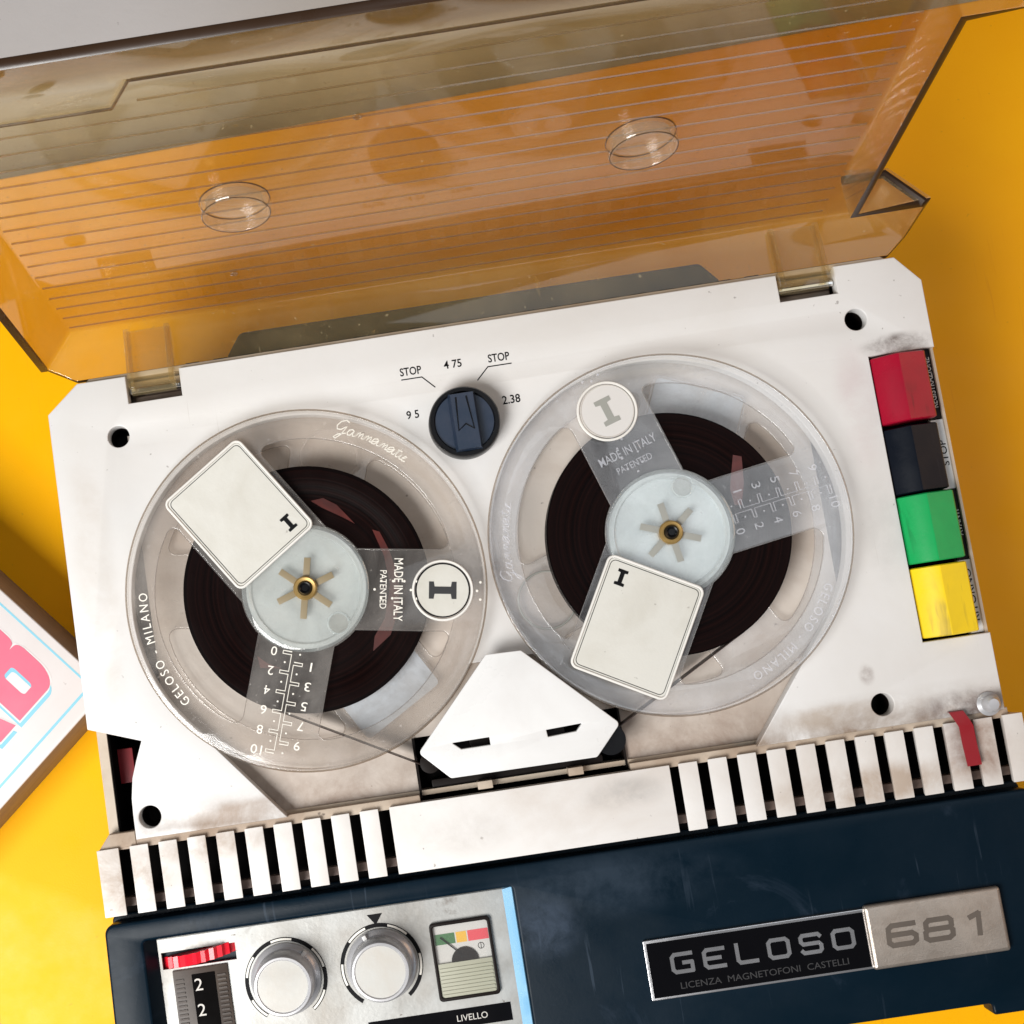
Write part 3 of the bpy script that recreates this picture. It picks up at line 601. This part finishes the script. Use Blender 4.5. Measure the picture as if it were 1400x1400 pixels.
# square extended capitals, built from strokes on a unit cell (0..1, 0..1)
GL = {'G': [[(1, .93), (.15, .93), (.02, .8), (.02, .2), (.15, .07), (.98, .07), (.98, .5), (.55, .5)]],
      'E': [[(1, .93), (.15, .93), (.02, .8), (.02, .2), (.15, .07), (1, .07)], [(.05, .5), (.8, .5)]],
      'L': [[(.05, 1), (.05, .2), (.16, .07), (1, .07)]],
      'O': [[(.02, .2), (.02, .8), (.15, .93), (.85, .93), (.98, .8), (.98, .2), (.85, .07), (.15, .07), (.02, .2)]],
      'S': [[(.98, .82), (.88, .93), (.12, .93), (.02, .82), (.02, .62), (.12, .5), (.88, .5), (.98, .38), (.98, .18), (.88, .07), (.12, .07), (.02, .18)]],
      '6': [[(.95, .93), (.15, .93), (.02, .8), (.02, .2), (.15, .07), (.85, .07), (.98, .18), (.98, .4), (.85, .52), (.05, .52)]],
      '8': [[(.1, .52), (.02, .4), (.02, .18), (.15, .07), (.85, .07), (.98, .18), (.98, .4), (.9, .52), (.1, .52), (.05, .62), (.05, .82), (.15, .93), (.85, .93), (.95, .82), (.95, .62), (.9, .52)]],
      '1': [[(.3, .8), (.62, .95), (.62, .02)]]}
def square_word(name, s, x, y, cw, ch, gap, wd, z, th, mat, slant=0.0, wfac=None):
    for i, c in enumerate(s):
        lines = [[(x + i * (cw + gap) + px * cw + slant * py * ch, y + py * ch) for px, py in ln] for ln in GL[c]]
        rec(strokes_flat(name, lines, wd, z, th, mat, None))
square_word('badge_letter', 'GELOSO', 36.0, -130.2, 6.1, 5.9, 3.6, 1.15, bz + 1.26, 0.35, 'silver')
rec(text('badge_subtitle', 'LICENZA  MAGNETOFONI  CASTELLI', (62.8, -133.9, bz + 1.28), 0, 50.5, 1.9, 'faint', None, 0.05))
rec(plate('number_badge', [rect(94.9, 135.9, -137.6, -118.7, 1.0)], bz - 0.5, bz + 2.4, 'badge2', None, 1.1))
square_word('badge_numeral', '681', 100.3, -131.6, 8.4, 6.6, 2.6, 1.5, bz + 2.38, 0.12, 'badge_num', 0.08)

# ------------------------------------------------------------------ amber lid (a part of the recorder)
LTH = rad(100.37); LY = 65.80
def L(x, u, h): return (x, LY - u * math.cos(LTH) + h * math.sin(LTH), u * math.sin(LTH) + h * math.cos(LTH))
HP = 27.15; HR = 15.6
V = {}; verts = []; faces = []
def lv(x, u, h):
    k = (round(x, 3), round(u, 3), round(h, 3))
    if k not in V: V[k] = len(verts); verts.append(L(x, u, h))
    return V[k]
def lf(*pts): faces.append(tuple(lv(*p) for p in pts))
XL, XLR, XN, XP, XR = -119.5, -127.6, 123.0, 136.3, 145.3
U1, U2, U3, U4 = 19.2, 116.3, 126.0, 152.0
A0, A1, A2, A3 = (XL, 0, HP), (XN, 0, HP), (XP, 0, HP), (XP, U1, HP)
lf((XL, 0, HP), (XN, 0, HP), (XN, U1, HP), (XL, U1, HP)); lf((XL, U1, HP), (XN, U1, HP), (XN, U2, HP), (XL, U2, HP)); lf((XL, U2, HP), (XN, U2, HP), (XN, U3, HP), (XL, U3, HP))
lf((XN, 0, HP), (XP, 0, HP), (XP, U1, HP), (XN, U1, HP)); lf((XN, U2, HP), (XP, U2, HP), (XP, U3, HP), (XN, U3, HP))
lf((XL, 0, HP), (XL, U1, HP), (XLR, U1, HR), (XLR, 0, HR)); lf((XL, U1, HP), (XL, U2, HP), (XLR, U2, HR), (XLR, U1, HR)); lf((XL, U2, HP), (XL, U3, HP), (XLR, U4, HR), (XLR, U2, HR))
lf((XP, 0, HP), (XR, 0, HR), (XR, U1, HR), (XP, U1, HP)); lf((XP, U2, HP), (XR, U2, HR), (XR, U4, HR), (XP, U3, HP))
lf((XL, U3, HP), (XN, U3, HP), (XP, U3, HP), (XR, U4, HR), (XLR, U4, HR))
lf((XN, U1, HP), (XN, U1, HR), (XN, U2, HR), (XN, U2, HP))
lf((XN, U1, HP), (XP, U1, HP), (XR, U1, HR), (XN, U1, HR)); lf((XN, U2, HP), (XP, U2, HP), (XR, U2, HR), (XN, U2, HR))
lf((XL, 0, HP), (XN, 0, HP), (XP, 0, HP), (XR, 0, HR), (139.0, 0, 10.4), (-118.8, 0, 10.4), (XLR, 0, HR))
me = from_verts(verts, faces)
bm = bmesh.new(); bm.from_mesh(me); bmesh.ops.recalc_face_normals(bm, faces=bm.faces)
bmesh.ops.solidify(bm, geom=bm.faces[:], thickness=0) if False else None
bm.to_mesh(me); bm.free()
tmp = bpy.data.objects.new('tmp', me); COL.objects.link(tmp)
# make sure the shell thickens outwards (away from the deck side)
c_in = Vector(L(0, 60, 0)) * K
pol = max(me.polygons, key=lambda p: p.area); outward = (pol.center - c_in).dot(pol.normal) > 0
sol = tmp.modifiers.new('s', 'SOLIDIFY'); sol.thickness = 2.3 * K; sol.offset = 1 if outward else -1; sol.use_even_offset = True; sol.use_rim = True; sol.material_offset_rim = 1
me.materials.append(M['amber']); me.materials.append(M['amber_rim'])
bv = tmp.modifiers.new('b', 'BEVEL'); bv.width = 0.45 * K; bv.segments = 2; bv.limit_method = 'ANGLE'; bv.angle_limit = rad(30)
dg = bpy.context.evaluated_depsgraph_get(); dg.update()
me2 = bpy.data.meshes.new_from_object(tmp.evaluated_get(dg)); bpy.data.objects.remove(tmp)
LID = rec(link('lid', me2, None, None)); LID['label'] = 'smoky amber see-through lid standing open'
def lid_xf(me):
    xf(me, lambda x, y, z: L(x, y, z)); me.flip_normals(); return me
#      # model in (x, u, h), then swing open
# raised ribs on the inner face
nrib = 17
for i in range(nrib):
    u = 4.1 + 7.10 * i
    x1 = 121.3 if 0 < 1 else 0
    x0 = -118.6 if u < 113 else -70
    v = []; hw = 0.30
    for x in (x0, x1): v += [(x, u - hw, HP + 0.05), (x, u - hw * 0.4, HP - 0.34), (x, u + hw * 0.4, HP - 0.34), (x, u + hw, HP + 0.05)]
    me = from_verts(v, [(0, 1, 5, 4), (1, 2, 6, 5), (2, 3, 7, 6), (3, 0, 4, 7), (0, 1, 2, 3), (4, 5, 6, 7)])
    link('rib', lid_xf(me), 'amber_rib', LID, 20)
# latch recess outline and fold line near the front edge
me = plate_mesh([[(-118.8, 116.0), (-76, 116.0), (-69.6, 126.0), (-71.2, 126.4), (-77, 117.2), (-118.8, 117.2)]], HP - 0.6, HP + 0.1); link('latch_step', lid_xf(me), 'amber', LID)
me = plate_mesh([[(-69.4, 125.6), (135.6, 125.6), (135.6, 126.4), (-69.4, 126.4)]], HP - 0.5, HP + 0.1); link('fold_ridge', lid_xf(me), 'amber_rib', LID)
tube('latch_line', [[L(x, u, HP - .3) for x, u in ((-118.8, 116.2), (-76.4, 116.2), (-70.2, 126.0), (135.6, 126.0))]], 0.42, 'amber_rim2', LID)
# reel-retaining bosses
for x in (-CX + 0.4, CX + 0.4):
    me = lathe_mesh([(9.6, HP + 0.1), (9.6, HP - 4.0), (9.2, HP - 4.5), (8.6, HP - 4.5), (8.3, HP - 4.0), (8.3, HP - 0.4), (0, HP - 0.4), (0, HP + 0.1), (9.6, HP + 0.1)], 72)
    xf(me, lambda px, py, pz: (px + x, py + 65.2, pz)); link('reel_boss', lid_xf(me), 'amber_boss', LID)
    for rr, hh, tt in ((9.3, HP - 4.4, .17), (9.6, HP - .1, .22)):
        tube('boss_edge', [[L(x + rr * math.cos(2 * PI * k / 72), 65.2 + rr * math.sin(2 * PI * k / 72), hh) for k in range(72)]], tt, 'amber_rim2', LID, True)
# hinge lugs
for x0, x1 in ((-101.8, -87.6), (103.6, 118.8)):
    v = box_mesh(x0, x1, -1.6, 0.35, 3.0, 24.5, 0.3); link('hinge_lug', lid_xf(v), 'amber', LID)
    for xx in (x0 + 0.6, x1 - 0.6): link('lug_rib', lid_xf(box_mesh(xx - 0.9, xx + 0.9, 0.2, 3.4, 4.5, 24.0, 0.4)), 'amber', LID)
# the dark cut edges of the shell
EDGE = [[(XN + .5, U1 + 1, HP + .9), (XP - .2, U1 + 1, HP + .9), (XR + .2, U1 + 1, HR + 1.2)]]
for e in EDGE: tube('shell_edge', [[L(*q) for q in e]], 1.4, 'amber_rim', LID, res=2)
link('rim_strip', lid_xf(box_mesh(XLR - 1.9, XLR + .2, 1.0, U4, HR - .9, HR + .5, .2)), 'amber_rim', LID)
# small moulding pips
for x, u in ((-62.6, 23.6), (-19.1, 96.8)): link('pip', lid_xf(xf(lathe_mesh([(1.2, HP + .1), (1.2, HP - .5), (.8, HP - .6), (.7, HP - .2), (0, HP - .2)], 20), lambda a, b, c: (a + x, b + u, c))), 'amber_rib', LID)

# ------------------------------------------------------------------ reels
def spoke_windows(la, mirror=False):
    """three see-through openings between label, maker and scale spokes; angles in degrees"""
    sg = -1 if mirror else 1
    sp = [(la, 17.0), (la - sg * 133, 12.3), (la + sg * 128, 11.6)]
    sp = sorted([(a % 360, hw) for a, hw in sp]); out = []
    RO, RI = 46.0, 19.6
    for i in range(3):
        a, ha = sp[i]; b, hb = sp[(i + 1) % 3]
        if b < a: b += 360
        d = math.degrees
        o0, o1 = a + d(math.asin(ha / RO)), b - d(math.asin(hb / RO)); i0, i1 = a + d(math.asin(ha / RI)), b - d(math.asin(hb / RI))
        n = 28
        oa = arc(0, 0, RO, o0, o1, n); ia = arc(0, 0, RI, i1, i0, 10)
        # rounded outer corners
        def rc(p_in, p_edge, arcpts):
            return fillet([p_in, p_edge, arcpts], [0, 5, 0], 6)
        pts = oa + ia
        m = len(oa)
        rr = [0] * len(pts); rr[0] = 5.5; rr[m - 1] = 5.5
        # thin the arc near its ends so that the fillet has room
        keep = [k for k in range(len(pts)) if not (1 <= k <= 2 or m - 3 <= k <= m - 2)]
        out.append(fillet([pts[k] for k in keep], [rr[k] for k in keep], 6))
    return out
def ring_lines(a0, a1): pass
def script_word(R, a_mid, z, size):
    """'Gammamatic' as one running hand, bent along the rim"""
    L_ = []; x = 0.0
    def a_(x): return [(x + .55, .55), (x + .35, .68), (x + .1, .55), (x + .02, .25), (x + .15, .02), (x + .38, .08), (x + .55, .45), (x + .6, .6), (x + .58, .2), (x + .66, .02), (x + .8, .1)]
    def m_(x): return [(x, .05), (x + .08, .6), (x + .1, .05), (x + .2, .5), (x + .32, .62), (x + .38, .4), (x + .38, .05), (x + .5, .5), (x + .62, .62), (x + .68, .4), (x + .68, .08), (x + .8, .1)]
    lines = [[(0.95, 1.25), (.6, 1.42), (.2, 1.2), (0, .75), (.15, .4), (.5, .42), (.85, .75), (.95, .8), (.7, -.1), (.35, -.55), (.1, -.45), (.4, -.1), (1.1, .15)]]
    run = []; x = 1.2
    for c in 'ammama': run += a_(x) if c == 'a' else m_(x); x += 0.85
    run += [(x, .1), (x + .2, 1.1), (x + .16, .2), (x + .3, .02), (x + .45, .1)]; lines.append(run)
    lines.append([(x - .02, .75), (x + .4, .8)]); x += .5
    lines.append([(x, .1), (x + .1, .6), (x + .12, .15), (x + .22, .03), (x + .34, .1), (x + .62, .6), (x + .45, .62), (x + .36, .3), (x + .5, .03), (x + .8, .15)])
    tot = x + .8; out = []
    for ln in lines:
        o = []
        for px, py in ln:
            px = (px + 0.25 * py - tot / 2) * size; py = py * size
            a = rad(a_mid) - px / R; o.append(((R + py) * math.cos(a), (R + py) * math.sin(a), z))
        out.append(o)
    return out
def arc_text(name, s, R, a_mid, w, h, z, mat, parent, thick=0.15, **kw):
    me = text_mesh(s, w, h, thick, **kw)
    def f(x, y, zz):
        a = rad(a_mid) - x / R; return ((R + y) * math.cos(a), (R + y) * math.sin(a), z + zz)
    return link(name, xf(me, f), mat, parent)
ZL0, ZL1, ZU0, ZU1 = -5.2, -3.9, 4.6, 6.0
def make_reel(cx, la, low, clearmat, printmat, etched, star, label, pack_r):
    T = empty('tape_reel', (cx, 0, ZL0)); tag(T, label, 'tape reel', 'two plastic tape reels on the deck')
    off = Matrix.Translation(Vector((0, 0, -ZL0)) * K)
    def pt(o, par=T):
        o.parent = par
        if par is T: o.matrix_parent_inverse = off
        return o
    upf = pt(plate('upper_flange', [circle(0, 0, 55, 120)] + spoke_windows(la), ZU0, ZU1, clearmat, None, 0.35))
    lof = pt(plate('lower_flange', [circle(0, 0, 55, 120)] + spoke_windows(low, True), ZL0, ZL1, clearmat, None, 0.35))
    tube('rim_bead', [[(54.3 * math.cos(2 * PI * k / 120), 54.3 * math.sin(2 * PI * k / 120), ZU1) for k in range(120)]], 0.35, clearmat, upf, True)
    for fl_, zz in ((upf, ZU1), (lof, ZL1)):
        tube('rim_line', [[(54.95 * math.cos(2 * PI * k / 120), 54.95 * math.sin(2 * PI * k / 120), zz - .5) for k in range(120)]], 0.28, 'edge_brown', fl_, True)
        for wp in spoke_windows(la if fl_ is upf else low, fl_ is lof):
            tube('window_edge', [[(x, y, zz - .15) for x, y in wp]], 0.16, 'edge_grey', fl_, True)
    pt(lathe('tape_pack', [(18.4, -3.3), (pack_r - .15, -3.3), (pack_r, -3.1), (pack_r, 3.1), (pack_r - .15, 3.25), (pack_r * 0.83, 3.25), (pack_r * 0.82, 3.1), (pack_r * 0.7, 3.15), (18.4, 3.05), (18.4, -3.3)], 'tape', None, 120))
    hub = pt(lathe('hub', [(3.2, -4.4), (18.3, -4.4), (18.3, 4.2), (16.8, 4.4), (16.5, 3.6), (3.2, 3.4), (3.2, -4.4)], 'hub', None, 96))
    pt(lathe('hub_cap', [(3.4, 4.7), (19.3, 4.7), (19.3, 6.9), (18.7, 7.3), (17.2, 7.3), (16.8, 6.7), (16.5, 6.3), (3.4, 6.3), (3.4, 4.7)], 'hub_edge', None, 96))
    # star of six drive slots, brass bush and spindle
    a0 = 18 if star == 'star_brown' else 40
    for k in range(6):
        a = rad(a0 + 60 * k); c, s = math.cos(a), math.sin(a)
        me = box_mesh(3.2, 9.3, -1.0, 1.0, 6.2, 6.55, 0.1); xf(me, lambda x, y, z: (x * c - y * s, x * s + y * c, z)); pt(link('drive_slot', me, star, None))
    pt(lathe('bush', [(2.1, -4), (3.5, -4), (3.6, 7.4), (3.2, 7.9), (2.3, 7.7), (2.1, 7.0), (2.1, -4)], 'brass', None, 40))
    pt(lathe('spindle', [(0, -5), (2.15, -5), (2.15, 8.0), (1.7, 8.8), (1.4, 8.7), (1.0, 8.2), (0, 8.2)], 'knob_black', None, 32))
    # finger hole ring in the hub
    ah = rad(-55 if star == 'star_brown' else 66)
    hx, hy = 14.6 * math.cos(ah), 14.6 * math.sin(ah)
    tube('thread_hole', [[(hx + 3.2 * math.cos(2 * PI * k / 32), hy + 3.2 * math.sin(2 * PI * k / 32), 6.5) for k in range(32)]], 0.28, 'hub_edge', hub, True)
    pt_l = plate('thread_disc', [circle(hx, hy, 3.0, 32)], 4.0, 4.5, 'star_grey', hub)
    # paper label
    def rot(o_, a):
        c, s = math.cos(rad(a)), math.sin(rad(a)); xf(o_.data, lambda x, y, z: (x * c - y * s, x * s + y * c, z)); return o_
    # the paper's inner edge reaches just over the hub
    LB = pt(rot(plate('paper_label', [rect(13.2, 47.6, -14.4, 14.4, 1.6)], 7.32, 7.5, 'paper', None), la))
    rot(tube('label_border', [[(x, y, 7.5) for x, y in rect(12.7, 48.1, -14.9, 14.9, 2.0)]], 0.42, 'frame_clear', LB, True), la)
    rot(tube('label_line', [[(x, y, 7.5) for x, y in rect(13.7, 47.1, -13.9, 13.9, 1.6)]], 0.11, 'ink', LB, True), la)
    rot(plate('label_bed', [rect(12.6, 48.2, -15.0, 15.0, 2.0)], 5.9, 7.3, clearmat, LB, 0.2), la)
    side = -1
    def serif_I(name, x, y, a, s, mat, par, z):
        lp = [(-1, 1.6), (-1, 1.05), (-.42, .95), (-.42, -.95), (-1, -1.05), (-1, -1.6), (1, -1.6), (1, -1.05), (.42, -.95), (.42, .95), (1, 1.05), (1, 1.6)]
        c, n = math.cos(rad(a)), math.sin(rad(a))
        return plate(name, [[(x + (px * c - py * n) * s, y + (px * n + py * c) * s) for px, py in lp]], z, z + 0.1, mat, par)
    rot(serif_I('roman_numeral', 18.2, -9.5 , -90 + 8.7 * 0, 1.55, 'ink', LB, 7.5), la)
    # maker spoke: round badge, lettering, dots
    ma = la - 133
    DB = pt(rot(lathe('side_badge', [(0, 6.2), (8.0, 6.2), (8.0, 5.9), (0, 5.9)], 'paper' if etched == 'white_ink' else 'frame_clear', None, 48, 41.6, 0), ma))
    if etched != 'white_ink': DB.data.materials[0] = M['reelR_badge']
    rot(tube('badge_ring', [[(41.6 + 8.9 * math.cos(2 * PI * k / 48), 8.9 * math.sin(2 * PI * k / 48), 6.15) for k in range(48)]], 0.42, 'frame_clear', DB, True), ma)
    rot(tube('badge_line', [[(41.6 + 8.05 * math.cos(2 * PI * k / 48), 8.05 * math.sin(2 * PI * k / 48), 6.15) for k in range(48)]], 0.22, 'ink' if etched == 'white_ink' else 'grey_ink', DB, True), ma)
    rot(serif_I('roman_numeral', 41.6, 0, -90, 2.6, 'star_grey' if etched != 'white_ink' else 'faint', DB, 6.2), ma)
    pt(rot(text('maker_lettering', 'MADE IN ITALY', (28.2, 0, 6.0), -90, 19.0, 2.7, etched, None, 0.15, bold=0.004), ma))
    pt(rot(text('maker_lettering', 'PATENTED', (23.6, 0, 6.0), -90, 11.6, 2.0, etched, None, 0.15), ma))
    dots = []
    for x, y in ((21.0, 0), (23.0, 2.6), (23.0, -2.6), (26.6, 2.6), (26.4, -2.6), (30, 2.6), (32, 0), (33.6, 2.6), (33.8, -2.6), (53, 2.6), (52, 0), (53, -2.6)):
        pt(rot(lathe('dot', [(0, 6.35), (0.35, 6.25), (0.42, 5.95), (0, 5.95)], etched, None, 10, x, y), ma))
    # scale spoke: stepped line and figures
    sa = la + 128
    ln1, ln2 = [], []
    n = 11; x0 = 20.0; dx = 2.98
    for k in range(n):
        x = x0 + k * dx
        if k % 2 == 0: ln1 += [(x - .45, -.55), (x - .45, -3.2), (x + .45, -3.2), (x + .45, -.55)]
        else: ln2 += [(x - .45, .55), (x - .45, 3.2), (x + .45, 3.2), (x + .45, .55)]
    pt(rot(tube('scale_line', [[(x, y, 6.05) for x, y in ln1], [(x, y, 6.05) for x, y in ln2]], 0.2, etched, None), sa))
    for k in range(n):
        x = x0 + k * dx; y = -6.0 if k % 2 == 0 else 5.9
        pt(rot(text('scale_figure', str(k), (x + 0.2, y, 6.0), -90, 3.4 if k == 10 else (0.5 if k == 1 else 1.8), 2.7, etched, None, 0.14), sa))
        for yy in ((-2.2,) if k % 2 else (2.0,)):
            pt(rot(lathe('dot', [(0, 6.3), (0.28, 6.2), (0.34, 5.95), (0, 5.95)], etched, None, 8, x, yy), sa))
    # rim lettering
    pt(tube('rim_script', script_word(48.6, la - 66, 6.0, 3.1), 0.2, etched, None))
    pt(arc_text('rim_lettering', 'GELOSO - MILANO', 49.6, la + 71, 37, 2.7, 6.0, etched, None, 0.15, space=1.35))
    # label moulded on the lower flange
    lp = pt(rot(plate('lower_label', [rect(24, 47.8, -14.0, 14.0, 1.6)], ZL1, ZL1 + 0.12, 'paper_blue', None), low))
    rot(tube('label_border', [[(x, y, ZL1 + .1) for x, y in rect(23.6, 48.4, -14.6, 14.6, 2.0)]], 0.3, clearmat, lp, True), low)
    ib = low + 133
    pt(rot(tube('lower_badge', [[(41.6 + 8.9 * math.cos(2 * PI * k / 48), 8.9 * math.sin(2 * PI * k / 48), ZL1 + .1) for k in range(48)]], 0.3, clearmat if etched == 'white_ink' else 'star_grey', None, True), ib))
    return T
M['reelR_badge'] = plastic('badge_clear_paper', (0.62, 0.60, 0.58), 0.4)
RL = make_reel(-CX, 123.5, -60, 'reelL', 'white_ink', 'white_ink', 'star_brown', 'yellowed clear plastic tape reel with bold white printed scale and letters', 37.8)
M['etch'] = clear('etched_clear', (0.85, 0.85, 0.9), 20, 0.30, (0.85, 0.86, 0.92), 1.6, 0.15)
RR = make_reel(CX, 240.8, 67, 'reelR', 'grey_ink', 'etch', 'star_grey', 'colourless clear plastic tape reel with faint moulded lettering beside the coloured keys', 37.2)
# red leader showing in torn shards on the pack of each reel
def shard(cx, pts, T):
    o = plate('leader_shard', [pts], 3.26, 3.36, 'leader', None); o.parent = T; o.matrix_parent_inverse = Matrix.Translation(Vector((0, 0, -ZL0)) * K)
shard(-CX, [(5.2, 26.5), (9.1, 26.8), (12.9, 24.1), (17.6, 17.5), (14.5, 19.8), (8.3, 23.9)], RL)
shard(-CX, [(22.6, 14.9), (24.7, 13.9), (26.8, 7.9), (28.4, -1.0), (27.3, -9.8), (23.4, -17.7), (17.4, -21.8), (18.5, -17.5), (22.4, -12.4), (25.4, -2.8), (25.0, 6.3)], RL)
shard(-CX, [(-17.7, -18.0), (-14.9, -20.7), (-10.7, -22.9), (-17.3, -21.7)], RL)
shard(CX, [(23.3, 20.8), (25.8, 19.9), (25.1, 11.8), (23.3, 5.3), (21.1, 5.6), (20.6, 10.7)], RR)
# tape running from each pack to the head
def strand(P, C, r, sign, T):
    t = tangent(P, C, r, sign); d = (Vector(t) - Vector(P)).normalized(); n = Vector((-d.y, d.x)) * 0.13
    q = [Vector(P) - n, Vector(t) - n, Vector(t) + n, Vector(P) + n]
    o = plate('tape_strand', [[(a.x - C[0], a.y) for a in q]], -3.0, 3.1, 'strand', None); o.parent = T; o.matrix_parent_inverse = Matrix.Translation(Vector((0, 0, -ZL0)) * K)
strand((-29.5, -57.5), (-CX, 0), 37.7, +1, RL); strand((30.0, -56.0), (CX, 0), 37.1, -1, RR)

# ------------------------------------------------------------------ boxed thing beside the recorder
BX = empty('cardboard_box', (-129, -20.4, TZ)); BX.rotation_euler = (0, 0, rad(40))
tag(BX, 'white lidded box with pink letters and thin pale blue border lines', 'box')
# local axes: x = reading direction, y = up the letters; the corner under the deck is the origin
def bpart(name, me, mat): return link(name, me, mat, BX)
TH = 35.0
bpart('box_body', box_mesh(-119.2, -0.9, 0.9, 159.2, 0, TH - 0.2, 0.4), 'box_side')
bpart('box_cover', plate_mesh([rect(-120, 0, 0, 160, 2.2)], TH - 1.2, TH, 0.5), 'box_white')
bpart('border_line', box_mesh(-3.9, -3.2, 5.0, 154, TH - 0.3, TH + 0.05), 'cyan')
bpart('border_line', box_mesh(-116, -3.9, 4.6, 5.5, TH - 0.3, TH + 0.06), 'cyan')
B_OUT = fillet([(0, 0), (1.0, 0), (1.0, .54), (.80, .55), (.96, .57), (.96, 1), (0, 1)], [0, .30, .18, 0, .15, .26, 0], 8)
R_OUT = fillet([(0, 0), (.36, 0), (.36, .36), (.46, .36), (.66, 0), (1.06, 0), (.80, .42), (1, .52), (1, 1), (0, 1)], [0, 0, 0, 0, 0, 0, .05, .12, .28, 0], 8)
B_H = [fillet([(.38, .14), (.62, .14), (.62, .42), (.38, .42)], .05), fillet([(.38, .64), (.60, .64), (.60, .86), (.38, .86)], .05)]
R_H = [fillet([(.34, .58), (.68, .58), (.68, .82), (.34, .82)], .09)]
def glyph(lp, x, y): return [(x + px * 18.5, y + py * 34) for px, py in lp]
def grown(lp, g):
    c = Vector((sum(p[0] for p in lp) / len(lp), sum(p[1] for p in lp) / len(lp)))
    return [(p[0] + g * (1 if p[0] > c.x else -1), p[1] + g * (1 if p[1] > c.y else -1)) for p in lp]
for x0, out, hol in ((-27.6, B_OUT, B_H), (-49.2, R_OUT, R_H)):
    y0 = 14.8; G = glyph(out, x0, y0); Hs = [glyph(h, x0, y0) for h in hol]
    sh = lambda lp, dx, dy: [(p[0] + dx, p[1] + dy) for p in lp]
    bpart('letter_shadow', plate_mesh([sh(G, -1.3, -1.9)], TH - 0.1, TH + 0.05), 'cyan')
    bpart('letter_outline', plate_mesh([grown(G, 0.55)], TH - 0.1, TH + 0.09), 'box_white')
    for h in Hs: bpart('letter_shadow', plate_mesh([h], TH, TH + 0.12), 'cyan')
    for h in Hs: bpart('letter_outline', plate_mesh([sh(h, -0.9, -1.2)], TH, TH + 0.14), 'box_white')
    bpart('letter', plate_mesh([G] + Hs, TH, TH + 0.18), 'pink')
